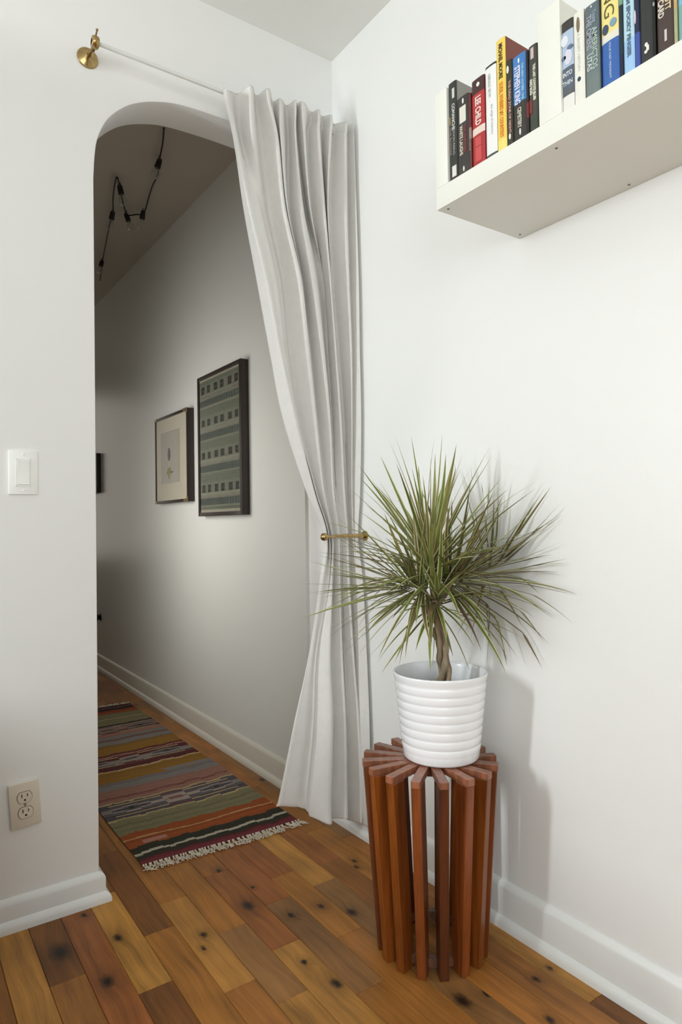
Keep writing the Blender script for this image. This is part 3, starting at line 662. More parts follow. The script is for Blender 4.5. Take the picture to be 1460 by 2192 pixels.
def outlet():
    root = empty('wall_outlet', (-0.989, 0, 0.306), 'ivory duplex power outlet low on the wall above the baseboard', 'outlet')
    root.rotation_euler = (0, math.radians(-3.5), 0)
    b = bmesh.new(); box(b, -0.036, -0.008, -0.057, 0.036, -0.0008, 0.057, 0.0028); tomesh('cover_plate', b, M_PLATE_I, root, smooth='auto')
    for zc in (0.0195, -0.0195):
        b = bmesh.new(); R = 0.0172; pts = []
        for k in range(40):
            a = 2*PI*k/40; pts.append((R*math.cos(a), max(-0.0135, min(0.0135, R*math.sin(a)))))
        b2 = bmesh.new(); extrude_poly(b2, pts, 'y', -0.0105, -0.006); join(b, b2)
        r = tomesh('receptacle', b, M_PLATE_I, root, smooth='auto', loc=(0, 0, zc))
        b = bmesh.new()
        box(b, -0.0078, -0.0111, 0.0005, -0.0056, -0.0101, 0.0092); box(b, 0.0056, -0.0111, 0.0015, 0.0076, -0.0101, 0.0085)
        lathe(b, [(0, 0.0111), (0.0025, 0.0111), (0.0025, 0.0101), (0, 0.0101)], 14, mtx=Matrix.Translation((0, 0, -0.0065)) @ Matrix.Rotation(PI/2, 4, 'X'))
        tag(tomesh('slots', b, M_DARK, r), 'dark prong slots')
        b = bmesh.new(); pr2 = [(x*1.07, z*1.09) for x, z in pts]; extrude_poly(b, pr2, 'y', -0.0086, -0.0075); tomesh('rim', b, mat('outlet_shadow_gap', (120, 108, 92), 0.7), r)
    b = bmesh.new(); lathe(b, [(0, 0.0096), (0.003, 0.0092), (0.0036, 0.0075), (0, 0.0075)], 16, mtx=Matrix.Rotation(PI/2, 4, 'X')); tomesh('screw', b, M_SCREW, root, smooth='auto')
outlet()

# ---------------------------------------------------------------- shelf and books
SHX = -0.275
def shelf():
    root = empty('wall_shelf', (0, -0.805, 1.705), 'white wall shelf with upright end panel and divider above the plant', 'shelf')
    b = bmesh.new(); box(b, SHX, -1.25, 0.0, -0.0005, 0.0, 0.047, 0.0012); tomesh('bottom_board', b, M_SHELF, root, smooth='auto')
    b = bmesh.new(); box(b, SHX, -0.0365, 0.047, -0.0005, 0.0, 0.258, 0.0012); tomesh('end_panel', b, M_SHELF, root, smooth='auto')
    b = bmesh.new(); box(b, SHX, -0.3300, 0.047, -0.0005, -0.2805, 0.258, 0.0012); tomesh('divider', b, M_SHELF, root, smooth='auto')
    for x, y in ((-0.259, -0.020), (-0.258, -0.305), (-0.019, -0.302), (-0.021, -0.019)):
        b = bmesh.new(); lathe(b, [(0, -0.0012), (0.0022, -0.0012), (0.0030, -0.0006), (0.0034, 0.001), (0, 0.001)], 14)
        s = tomesh('screw', b, M_SCREW, root, smooth='auto', loc=(x, y, 0.0))
        b = bmesh.new(); box(b, -0.0018, -0.0004, -0.0015, 0.0018, 0.0004, -0.0011); box(b, -0.0004, -0.0018, -0.0015, 0.0004, 0.0018, -0.0011)
        tomesh('screw_slot', b, M_DARK, s)
shelf()
def text_mesh(body, size, font_bold=0.0, squash=1.0):
    cu = bpy.data.curves.new('lettering', 'FONT'); cu.body = body; cu.size = size; cu.align_x = 'CENTER'; cu.align_y = 'CENTER'
    cu.extrude = 0.00012; cu.offset = font_bold; cu.resolution_u = 3
    to = bpy.data.objects.new('lettering', cu); COL.objects.link(to)
    bpy.context.view_layer.update()
    me = bpy.data.meshes.new_from_object(to.evaluated_get(bpy.context.evaluated_depsgraph_get()))
    bpy.data.objects.remove(to); return me
_pm = {}
def plain(rgb, rough=0.5):
    k = (rgb, rough)
    if k not in _pm: _pm[k] = mat('print_ink', rgb, rough)
    return _pm[k]
Z0 = 1.7522
# printed length of each title as a fraction of the spine
FITLEN = {'COMANCHE': 0.27, 'MOON RISING': 0.26, 'ON THE BORDER': 0.38, 'WHITE LAUGHS': 0.38, 'THE HUNTERS': 0.36, 'PHANTOMS': 0.3, 'LEE CHILD': 0.33, 'GERALD SEYM': 0.25, 'the edge of memory': 0.33,
          'MICHAEL MOORE': 0.315, "DUDE, WHERE'S MY COUNTRY?": 0.49, 'THE DEAD ZONE OF NIGHT': 0.62, 'STEPHEN KING': 0.45, 'THE NEW NUMBER ONE': 0.43, 'CEMETERY': 0.24, 'THE LAST COYOTE BLUES': 0.42, 'HARD ROAD': 0.18,
          'INTO': 0.78, 'THIN': 0.84, 'A SHORT HISTORY': 0.42, 'THE OMENS': 0.38, 'UTAS': 0.18, 'Young': 0.14, 'AMERICTOS': 0.46, 'KING': 0.39, 'FOUR PAST MIDNIGHT': 0.30, 'PLUM SPOOKY FINGER': 0.62,
          'TAKER': 0.34, 'ORSON SCOTT': 0.40, 'CARD': 0.16, 'ENDER': 0.18, 'BLUE SEA': 0.4}
def book(y0, y1, ztop, depth, bands, texts, label, cover, cover2=None, extra=None, group=None):
    """spine faces -x. y0 is the edge nearer the corner of the room. bands: (fraction from top, rgb). texts: (string, frac centre, across, size, rgb, mode)"""
    ya, yb = y1, y0   # ya < yb
    h = ztop-Z0; w_ = yb-ya
    cx, cy = SHX+0.003, (ya+yb)/2
    root = empty('book', (cx, cy, Z0), label, 'book', group)
    hw = w_/2-0.0002
    # cover: spine plus two boards
    b = bmesh.new(); ct = min(0.0012, hw*0.3)
    rows = [0.0]+[f for f, _ in bands[1:]]+[1.0]
    prof = [(0.0022, -hw), (0.0006, -hw*0.75), (0.0, 0), (0.0006, hw*0.75), (0.0022, hw)]
    grid = []
    for f in rows:
        z = h*(1-f); grid.append([b.verts.new((x, y, z)) for x, y in prof])
    for i in range(len(rows)-1):
        for k in range(4):
            f = b.faces.new([grid[i][k], grid[i][k+1], grid[i+1][k+1], grid[i+1][k]]); f.material_index = i+1
    for s in (-1, 1):
        b2 = bmesh.new(); box(b2, 0.0022, min(s*hw, s*(hw-ct)), 0, depth, max(s*hw, s*(hw-ct)), h); join(b, b2, 0)
    box(b, 0.0022, -hw, 0, 0.0032, hw, h)
    o = tomesh('cover', b, None, root)
    o.data.materials.append(plain(cover2 or cover, 0.4))
    for _, c in bands: o.data.materials.append(plain(c, 0.4))
    b = bmesh.new(); box(b, 0.0033, -(hw-ct-0.0001), 0.002, depth-0.003, hw-ct-0.0001, h-0.002); tomesh('pages', b, M_PAGES, root)
    for tx in texts:
        s, fc, ac, size, rgb, mode = tx[:6]
        me = text_mesh(s, size, tx[6] if len(tx) > 6 else 0.0)
        if mode == 'down': R = Matrix(((0, 0, -1), (0, -1, 0), (-1, 0, 0))).to_4x4()     # x->-z, y->-y, z->-x
        else: R = Matrix(((0, 0, -1), (-1, 0, 0), (0, 1, 0))).to_4x4()                   # x->-y, y->+z
        xs = [v.co.x for v in me.vertices]; wid = max(xs)-min(xs)
        sx = FITLEN.get(s, 0.4)*(h if mode == 'down' else w_)/wid
        me.transform(Matrix.Diagonal((sx, 1, 1, 1))); me.transform(R)
        t = link('title', me, plain(rgb, 0.5), root); t.location = (-0.0004, -ac*w_, h*(1-fc))
    for e in (extra or []):
        b = bmesh.new(); (f0, f1, a0, a1, rgb, shape) = e
        if shape == 'rect': box(b, -0.0005, -a1*w_, h*(1-f1), 0.0012, -a0*w_, h*(1-f0))
        else:
            rz = h*(f1-f0)/2; ry = w_*(a1-a0)/2; pts = [(-(a0+a1)/2*w_+ry*math.cos(2*PI*k/24), h*(1-(f0+f1)/2)+rz*math.sin(2*PI*k/24)) for k in range(24)]
            extrude_poly(b, pts, 'x', -0.0006, 0.0012)
        tomesh('printed_mark', b, plain(rgb, 0.5), root)
    return root
K_, WH = (38, 36, 35), (232, 230, 222)
G1 = 'paperbacks between the shelf end panel and divider'; G2 = 'books right of the shelf divider'
book(-0.8431, -0.8672, 1.966, 0.150, [(0, (44, 48, 44)), (0.85, (52, 44, 44))],
     [('COMANCHE', 0.36, 0.12, 0.0115, (214, 214, 208), 'down', 0.0003, 1.15), ('MOON RISING', 0.62, 0.16, 0.0085, (176, 180, 172), 'down', 0.0, 1.1), ('ON THE BORDER', 0.55, -0.24, 0.0060, (170, 140, 130), 'down')],
     'tall black paperback at the far left end of the shelf, grey edge showing', K_, (150, 150, 142),
     [(0.07, 0.17, 0.02, 0.30, (205, 205, 200), 'rect'), (0.86, 0.97, -0.1, 0.4, (220, 220, 214), 'rect'), (0.34, 0.42, -0.38, -0.26, (150, 140, 60), 'rect')], G1)
book(-0.8685, -0.9018, 1.919, 0.108, [(0, (52, 48, 46)), (0.9, (58, 52, 50))],
     [('WHITE LAUGHS', 0.56, -0.14, 0.0125, (222, 212, 190), 'down', 0.0003), ('THE HUNTERS', 0.56, 0.2, 0.0105, (128, 58, 56), 'down', 0.0004)],
     'short black paperback with small cream picture panel near its top', K_, None,
     [(0.13, 0.34, -0.24, 0.30, (222, 218, 205), 'rect'), (0.03, 0.10, 0.0, 0.14, WH, 'oval'), (0.90, 0.97, 0.0, 0.12, WH, 'oval')], G1)
book(-0.9022, -0.9100, 1.914, 0.108, [(0, (96, 28, 30)), (0.45, (150, 120, 112)), (0.6, (90, 50, 44))], [('PHANTOMS', 0.6, 0, 0.005, (190, 160, 150), 'down')],
     'very thin dark red paperback squeezed beside a thick red one', (88, 26, 28), None, None, G1)
book(-0.9120, -0.9472, 1.933, 0.108, [(0, (66, 34, 36)), (0.17, (176, 44, 44)), (0.56, (226, 208, 196)), (0.645, (168, 44, 44))],
     [('LEE CHILD', 0.375, 0.0, 0.0210, (238, 226, 220), 'down', 0.0006, 0.80)],
     'thick red paperback with large white lettering and a pale band', (150, 34, 36), None,
     [(0.05, 0.10, -0.08, 0.16, WH, 'oval'), (0.68, 0.96, -0.22, 0.24, (196, 74, 74), 'rect'), (0.785, 0.79, -0.22, 0.24, (120, 30, 32), 'rect')], G1)
book(-0.9500, -0.9795, 1.941, 0.135, [(0, (40, 40, 42)), (0.022, (236, 236, 234)), (0.965, (70, 76, 74))],
     [('GERALD SEYM', 0.22, -0.10, 0.0090, (160, 170, 166), 'down'), ('the edge of memory', 0.6, 0.1, 0.0075, (180, 190, 190), 'down')],
     'white paperback with faint grey lettering and black top edge', (226, 224, 220), None, None, G1)
book(-0.9801, -1.0040, 1.977, 0.150, [(0, (240, 206, 96)), (0.9, (240, 222, 120))],
     [('MICHAEL MOORE', 0.20, 0.0, 0.0125, (70, 60, 14), 'down', 0.0005, 1.02), ("DUDE, WHERE'S MY COUNTRY?", 0.635, 0.0, 0.0120, (222, 130, 30), 'down', 0.0005, 1.02)],
     'tall yellow hardback with black and orange lettering, brown cover side showing', (224, 160, 60), (128, 58, 42), None, G1)
book(-1.0042, -1.0200, 1.922, 0.108, [(0, (44, 42, 26)), (0.10, (50, 46, 30))],
     [('THE DEAD ZONE OF NIGHT', 0.55, 0.10, 0.0075, (190, 150, 142), 'down', 0.0003)],
     'slim dark olive paperback beside the tall yellow book', K_, None, [(0.06, 0.15, -0.30, 0.05, WH, 'oval'), (0.86, 0.93, -0.1, 0.2, WH, 'oval'), (0.42, 0.58, -0.42, -0.28, (180, 110, 60), 'rect')], G1)
book(-1.0210, -1.0530, 1.918, 0.108, [(0, (62, 122, 186)), (0.56, (48, 46, 44))],
     [('STEPHEN KING', 0.35, -0.13, 0.0185, (222, 222, 240), 'down', 0.0006, 0.82), ('THE NEW NUMBER ONE', 0.34, 0.29, 0.0075, (150, 200, 222), 'down', 0.0003), ('CEMETERY', 0.74, 0.0, 0.0125, (206, 202, 186), 'down', 0.0004, 0.8)],
     'blue and black paperback with large white lettering', K_, None, [(0.04, 0.10, -0.04, 0.08, WH, 'oval'), (0.87, 0.95, -0.02, 0.1, WH, 'oval')], G1)
book(-1.0532, -1.0598, 1.914, 0.108, [(0, (18, 20, 40)), (0.5, (26, 18, 20)), (0.62, (120, 30, 34)), (0.8, (24, 18, 18))], [],
     'very thin black and red paperback next to the blue spine', (24, 22, 30), None, None, G1)
book(-1.0604, -1.0805, 1.917, 0.108, [(0, (62, 62, 54)), (0.85, (54, 62, 48))],
     [('THE LAST COYOTE BLUES', 0.44, 0.16, 0.0078, (222, 220, 204), 'down', 0.0004), ('HARD ROAD', 0.48, -0.22, 0.0085, (220, 218, 200), 'down', 0.0004)],
     'dark grey paperback against the left side of the divider', K_, None, [(0.03, 0.16, -0.2, 0.14, (200, 180, 176), 'rect'), (0.62, 0.78, -0.42, -0.1, (110, 40, 36), 'rect')], G1)
book(-1.1352, -1.1598, 1.915, 0.108, [(0, (56, 54, 52)), (0.115, (176, 192, 214)), (0.52, (84, 96, 112)), (0.76, (88, 92, 98)), (0.835, (232, 230, 224))],
     [('INTO', 0.60, 0.0, 0.0115, (230, 232, 236), 'across', 0.0002, 0.85), ('THIN', 0.70, 0.0, 0.0115, (214, 220, 226), 'across', 0.0002, 0.85)],
     'paperback with a snowy blue grey mountain picture, right of the divider', (60, 62, 66), None,
     [(0.16, 0.28, -0.5, 0.1, (222, 226, 232), 'oval'), (0.29, 0.34, 0.0, 0.48, (96, 112, 140), 'oval'), (0.33, 0.50, -0.25, 0.4, (214, 214, 226), 'oval'), (0.38, 0.43, -0.46, -0.1, (92, 106, 130), 'oval')], G2)
book(-1.1602, -1.1818, 1.916, 0.108, [(0, (234, 232, 222))],
     [('A SHORT HISTORY', 0.45, 0.0, 0.0070, (205, 206, 198), 'down')],
     'white paperback spine with brown oval and small dark round mark', (226, 224, 214), None,
     [(0.06, 0.23, -0.16, 0.14, (124, 108, 84), 'oval'), (0.715, 0.765, -0.16, 0.16, (34, 66, 84), 'oval')], G2)
book(-1.1838, -1.2119, 1.912, 0.125, [(0, (92, 106, 112)), (0.4, (108, 122, 122)), (0.8, (112, 124, 122))],
     [('THE OMENS', 0.30, -0.20, 0.0135, (166, 172, 182), 'down', 0.0003, 0.95), ('UTAS', 0.63, -0.20, 0.0135, (196, 204, 200), 'down', 0.0003), ('Young', 0.15, 0.18, 0.0115, (150, 164, 176), 'down', 0.0003), ('AMERICTOS', 0.50, 0.18, 0.0135, (172, 190, 178), 'down', 0.0003, 0.95)],
     'slate grey paperback with two lines of pale lettering', (84, 96, 100), None, [(0.02, 0.04, -0.06, 0.06, WH, 'oval')], G2)
book(-1.2120, -1.2155, 1.915, 0.108, [(0, (20, 26, 30)), (0.6, (16, 36, 66))], [], 'very thin near black booklet beside the slate grey book', (20, 24, 30), None, None, G2)
book(-1.2156, -1.2479, 1.955, 0.135, [(0, (238, 222, 140)), (0.565, (226, 222, 208)), (0.63, (52, 98, 170))],
     [('KING', 0.235, -0.04, 0.027, (84, 78, 30), 'down', -0.0002, 1.15), ('FOUR PAST MIDNIGHT', 0.80, 0.0, 0.0052, (206, 222, 240), 'down')],
     'yellow and blue thick book with large dark lettering', (230, 216, 150), None, [(0.48, 0.565, -0.42, -0.05, (60, 72, 92), 'oval'), (0.46, 0.53, 0.02, 0.40, (126, 156, 176), 'oval')], G2)
book(-1.2481, -1.2556, 1.94, 0.12, [(0, (30, 78, 84)), (0.25, (120, 160, 130)), (0.35, (20, 44, 56)), (0.8, (14, 26, 58))], [], 'thin dark teal book between the yellow and pale blue spines', (20, 50, 60), None, None, G2)
book(-1.2560, -1.2755, 1.94, 0.12, [(0, (196, 210, 216)), (0.2, (150, 196, 232)), (0.29, (184, 216, 228)), (0.7, (160, 200, 236))],
     [('PLUM SPOOKY FINGER', 0.55, 0.02, 0.0085, (94, 116, 140), 'down', 0.0005)],
     'pale sky blue paperback with grey lettering', (160, 196, 230), None, [(0.12, 0.17, -0.25, 0.2, (60, 60, 74), 'oval')], G2)
book(-1.2757, -1.2850, 1.945, 0.12, [(0, (50, 34, 52)), (0.28, (74, 128, 200)), (0.36, (26, 34, 66)), (0.7, (62, 84, 160))],
     [], 'narrow navy book with bright blue block and white crescent mark', (30, 36, 78), None, [(0.50, 0.62, -0.4, -0.1, (222, 200, 220), 'oval')], G2)
book(-1.2852, -1.3072, 1.97, 0.12, [(0, (30, 34, 36)), (0.44, (44, 46, 46))],
     [('TAKER', 0.27, -0.02, 0.0185, (44, 190, 156), 'down', 0.0012)],
     'black book with big green lettering at its top', (40, 42, 42), None, [(0.855, 0.885, -0.12, 0.12, WH, 'oval'), (0.88, 0.92, 0.0, 0.2, WH, 'rect'), (0.91, 0.935, -0.16, 0.08, WH, 'oval')], G2)
book(-1.3074, -1.3125, 1.93, 0.12, [(0, (70, 92, 88)), (0.35, (10, 12, 12))], [], 'thin black book beside the one with green lettering', (14, 14, 14), None, [(0.5, 0.54, -0.3, 0.3, (150, 160, 158), 'oval')], G2)
book(-1.3138, -1.3404, 1.935, 0.12, [(0, (190, 96, 72)), (0.42, (110, 58, 52)), (0.52, (70, 54, 50))],
     [('ORSON SCOTT', 0.46, 0.20, 0.0125, (226, 206, 160), 'down', 0.0004, 0.95), ('CARD', 0.62, -0.22, 0.0125, (214, 204, 190), 'down', 0.0005), ('ENDER', 0.30, -0.22, 0.0115, (222, 196, 176), 'down', 0.0003)],
     'brick red to brown paperback with cream lettering in two lines', (78, 48, 44), None, [(0.82, 0.92, -0.02, 0.12, (206, 196, 196), 'rect')], G2)
book(-1.3408, -1.3472, 1.94, 0.12, [(0, (196, 164, 112)), (0.7, (170, 170, 130))], [], 'thin tan book near the right edge of the picture', (186, 152, 100), None, None, G2)
book(-1.3480, -1.3700, 1.94, 0.12, [(0, (120, 184, 214)), (0.7, (120, 170, 160))], [('BLUE SEA', 0.4, 0.1, 0.010, (226, 236, 240), 'down')], 'light teal blue book cut off by the picture edge', (90, 160, 180), None, None, G2)

# ---------------------------------------------------------------- pictures in the hallway
def grid_print(name, ny_, nz, w_, h_, fn, m, parent, loc):
    """a flat printed sheet facing -x, colours per cell from fn(u, v), u from far end to near end"""
    me = bpy.data.meshes.new(name); vs = []; fs = []; cols = []
    for j in range(nz+1):
        for i in range(ny_+1): vs.append((0, w_/2 - w_*i/ny_, -h_/2 + h_*j/nz))
    for j in range(nz):
        for i in range(ny_):
            fs.append((j*(ny_+1)+i, j*(ny_+1)+i+1, (j+1)*(ny_+1)+i+1, (j+1)*(ny_+1)+i)); cols.append(fn((i+0.5)/ny_, (j+0.5)/nz))
    me.from_pydata(vs, [], fs); at = me.color_attributes.new('Col', 'FLOAT_COLOR', 'CORNER'); buf = []
    for p in me.polygons:
        for _ in range(4): buf.extend((*lin(cols[p.index]), 1))
    at.data.foreach_set('color', buf); o = link(name, me, m, parent); o.location = loc; return o
def picture(name, y0, y1, z0, z1, t, dep, label):
    cy, cz = (y0+y1)/2, (z0+z1)/2; root = empty(name, (HX1, cy, cz), label, 'picture')
    w2, h2 = (y1-y0)/2, (z1-z0)/2; b = bmesh.new()
    box(b, -dep, w2-t, -h2, -0.001, w2, h2, 0.001); box(b, -dep, -w2, -h2, -0.001, -w2+t, h2, 0.001)
    box(b, -dep, -w2+t, h2-t, -0.001, w2-t, h2, 0.001); box(b, -dep, -w2+t, -h2, -0.001, w2-t, -h2+t, 0.001)
    tomesh('frame', b, M_FRAME, root, smooth='auto')
    b = bmesh.new(); box(b, -0.029, -w2+t, -h2+t, -0.003, w2-t, h2-t); tomesh('backing', b, plain((150, 140, 120), 0.9), root)
    return root, w2-t, h2-t
R_, w2, h2 = picture('framed_textile', 0.641, 1.106, 1.056, 1.714, 0.017, 0.038, 'large dark framed textile with rows of small black squares on grey green')
rt = random.Random(9); _n = {}
def textile(u, v):
    y = 1.089-u*0.431; z = 1.073+v*0.624
    base = (132, 136, 118); q = (1.700 - z)/0.1535; row = int(q); fr = q-row      # repeat 0.1535 m
    f = 1+0.05*math.sin(z*900)+rt.uniform(-0.05, 0.05)
    c = base
    if 0.25 < fr < 0.47:
        for sy in (1.050, 0.987, 0.908, 0.841, 0.759, 0.693):
            du, dv = abs(y-sy), abs(fr-0.36)*0.1535
            if du < 0.018 and dv < 0.0165:
                c = (46, 48, 42)
                if du > 0.012 and 0.003 < dv < 0.007: c = (90, 94, 82)
                if du < 0.004 and dv < 0.004: c = (96, 100, 86)
    elif 0.50 < fr < 0.53 or 0.56 < fr < 0.575: c = (164, 164, 142)
    elif 0.60 < fr < 0.64: c = (150, 140, 128)
    elif 0.66 < fr < 0.86:
        c = (70, 82, 74) if int(y/0.0135) % 2 == 0 else (106, 116, 104)
        if y > 0.80: c = (78, 88, 78) if int(y/0.0075) % 2 == 0 else (92, 100, 90)
    elif 0.88 < fr < 0.91: c = (152, 152, 130)
    elif fr > 0.93 or fr < 0.18: c = (122, 128, 108) if int(z/0.006) % 2 else (112, 118, 100)
    if v > 0.985 or v < 0.02: c = (190, 184, 164)
    return tuple(max(0, min(255, x*f*0.84)) for x in c)
grid_print('textile', 90, 200, w2*2, h2*2, textile, M_TEXT, R_, (-0.0325, 0, 0))
b = bmesh.new(); box(b, -0.0350, -w2, -h2, -0.0342, w2, h2); tomesh('glass_pane', b, M_GLASS, R_)
R_, w2, h2 = picture('framed_botanical_print', 1.240, 1.709, 1.134, 1.598, 0.014, 0.037, 'smaller dark framed botanical print in a wide cream mat with brass corners')
b = bmesh.new(); iw, ih = 0.140, 0.137; zc = 1.374-1.366; yc = 1.489-1.4745
box(b, -0.0325, yc+iw, -h2, -0.0305, w2, h2); box(b, -0.0325, -w2, -h2, -0.0305, yc-iw, h2); box(b, -0.0325, yc-iw, zc+ih, -0.0305, yc+iw, h2); box(b, -0.0325, yc-iw, -h2, -0.0305, yc+iw, zc-ih)
tomesh('mat_board', b, plain((196, 188, 168), 0.9), R_)
def botanical(u, v):
    a = (u-0.42)*0.28; z = (v-0.5)*0.274; c = (172, 166, 156)
    if u > 0.82: c = (168, 162, 140)
    e = ((a+0.0)/0.022)**2 + ((z-0.016)/0.036)**2
    if e < 1: c = (92, 88, 92) if e < 0.75 else (112, 104, 104)
    if abs(a) < 0.006 and -0.055 < z < -0.02: c = (196, 196, 150)
    for s, cc in ((1, (104, 108, 58)), (-1, (116, 112, 56))):
        if 0.004 < s*a < 0.036 and abs(z+0.055+abs(a)*0.9) < 0.019*(1-abs(a)/0.05): c = cc
    e2 = (a/0.016)**2+((z+0.085)/0.030)**2
    if e2 < 1: c = (150, 148, 66) if int((a+1)/0.006) % 2 else (128, 134, 62)
    if 0.030 < a < 0.062 and abs(z+0.078) < 0.0025: c = (96, 100, 70)
    return c
grid_print('botanical_sheet', 80, 80, iw*2, ih*2, botanical, M_PRINT, R_, (-0.0302, yc, zc))
b = bmesh.new(); box(b, -0.0350, -w2, -h2, -0.0342, w2, h2); tomesh('glass_pane', b, M_GLASS, R_)
W2, H2 = w2+0.014, h2+0.014
for sy in (1, -1):
    for sz in (1, -1):
        b = bmesh.new(); e = 0.0012; ln = 0.055 if sy < 0 else 0.03
        box(b, -0.0383, min(sy*(W2-ln), sy*(W2+e)), min(sz*(H2-0.014), sz*(H2+e)), -0.0366, max(sy*(W2-ln), sy*(W2+e)), max(sz*(H2-0.014), sz*(H2+e)))
        box(b, -0.0383, min(sy*(W2-0.014), sy*(W2+e)), min(sz*(H2-ln*0.45), sz*(H2-0.014)), -0.0366, max(sy*(W2-0.014), sy*(W2+e)), max(sz*(H2-ln*0.45), sz*(H2-0.014)))
        tomesh('brass_corner', b, M_BRASS, R_)
R_, w2, h2 = picture('framed_picture', 2.95, 3.32, 1.255, 1.535, 0.014, 0.03, 'dark picture frame far down the hallway just past the arch edge')
b = bmesh.new(); box(b, -0.014, -w2, -h2, -0.010, w2, h2); tomesh('print', b, plain((66, 70, 62), 0.8), R_)
# small dark wall socket far down the hall
b = bmesh.new(); lathe(b, [(0, 0.030), (0.018, 0.028), (0.022, 0.020), (0.014, 0.008), (0.026, 0.003), (0.026, 0.0), (0, 0.0)], 24, mtx=Matrix.Rotation(-PI/2, 4, 'Y'))
o = tomesh('wall_peg', b, plain((30, 24, 20), 0.5), smooth='auto', loc=(HX1, 2.99, 0.372)); tag(o, 'tiny dark round knob low on the far hallway wall', 'knob')

# ---------------------------------------------------------------- string of bulbs on the hall ceiling
def string_lights():
    root = empty('string_light', (-0.3, 1.4, H), 'black string light cord zigzagging across the hallway ceiling', 'string light')
    pts = [Vector((x+0.3, y-1.4, -0.026 + 0.004*math.sin(i*1.7))) for i, (x, y) in enumerate(CORD)]
    b = bmesh.new(); dense = []
    for i in range(len(pts)-1):
        p0, p1, p2, p3 = pts[max(i-1, 0)], pts[i], pts[i+1], pts[min(i+2, len(pts)-1)]
        for s in range(6):
            t = s/6; dense.append(0.5*((2*p1)+(p2-p0)*t+(2*p0-5*p1+4*p2-p3)*t*t+(3*p1-p0-3*p2+p3)*t**3))
    dense.append(pts[-1]); tube(b, dense, 0.0036, 8); tomesh('cord', b, M_CORD, root, smooth=True)
    for i, (x, y) in enumerate(SOCKETS):
        lean = Matrix.Rotation(0.35*math.sin(i*2.1), 4, 'X') @ Matrix.Rotation(0.3*math.cos(i*1.3), 4, 'Y')
        b = bmesh.new(); lathe(b, [(0, 0.012), (0.009, 0.012), (0.0115, 0.004), (0.0125, -0.010), (0.0135, -0.028), (0.012, -0.030), (0, -0.030)], 20, mtx=lean)
        s = tomesh('socket', b, M_CORD, root, smooth='auto', loc=(x+0.3, y-1.4, -0.026))
        b = bmesh.new(); lathe(b, [(0.009, -0.030), (0.010, -0.036), (0.015, -0.047), (0.019, -0.060), (0.018, -0.071), (0.010, -0.080), (0, -0.082)], 20, mtx=lean)
        tomesh('bulb', b, M_BULB, s, smooth=True)
        b = bmesh.new(); tube(b, [(0, 0, 0.0), (0, 0, 0.026)], 0.0022, 6); tomesh('hook', b, M_CORD, s)
    return root
string_lights()

# ---------------------------------------------------------------- slatted plant stand
SX, SY, SZ = -0.204, -0.672, 0.448
def stand():
    root = empty('plant_stand', (SX, SY, 0), 'round reddish wood plant stand made of sixteen leaning slats', 'plant stand')
    rs = random.Random(4); RT, RB_, A0 = 0.161, 0.131, 1.429
    tones = [(128, 66, 28), (104, 52, 24), (150, 80, 28), (94, 46, 24), (116, 60, 28), (134, 68, 28)]
    for i in range(16):
        a = A0 + 2*PI*i/16; hw = 0.0105; b = bmesh.new()
        ts = [(0.0, RB_), (SZ-0.0165, RT-0.0005)]
        vs = []
        for z, r in ts:
            for rr_, hh in ((r, hw), (r, -hw), (r-0.042, -hw), (r-0.042, hw)): vs.append(b.verts.new((rr_, hh, z)))
        for q in ((0, 1, 2, 3), (4, 5, 6, 7), (0, 1, 5, 4), (1, 2, 6, 5), (2, 3, 7, 6), (3, 0, 4, 7)): b.faces.new([vs[j] for j in q])
        bmesh.ops.bevel(b, geom=b.edges[:], offset=0.0012, segments=1, affect='EDGES')
        o = tomesh('slat', b, M_SLAT, root); o.rotation_euler = (0, 0, a)
        c = lin(rs.choice(tones)); f = rs.uniform(0.66, 1.02); o.color = (c[0]*f, c[1]*f, c[2]*f, 1)
        b = bmesh.new(); box(b, 0.032, -hw, -0.016, RT+0.001, hw, 0.0, 0.0012)
        t = tomesh('top_bar', b, M_SLAT, root); t.rotation_euler = (0, 0, a); t.location = (0, 0, SZ)
        c = lin((138, 86, 62)); o2 = rs.uniform(0.7, 1.2); t.color = (c[0]*o2, c[1]*o2, c[2]*o2, 1)
    b = bmesh.new(); lathe(b, [(0, SZ-0.004), (0.037, SZ-0.004), (0.037, SZ-0.034), (0, SZ-0.034)], 32)
    h = tomesh('hub', b, M_SLAT, root, smooth='auto'); h.color = (*lin((92, 44, 28)), 1)
    for z, r in ((0.010, 0.0995),):
        b = bmesh.new(); lathe(b, [(r, 0), (r, 0.019), (r-0.014, 0.019), (r-0.014, 0), (r, 0)], 48, mtx=Matrix.Translation((0, 0, z)))
        h = tomesh('hoop', b, M_SLAT, root, smooth='auto'); h.color = (*lin((112, 76, 56)), 1)
    return root
stand()

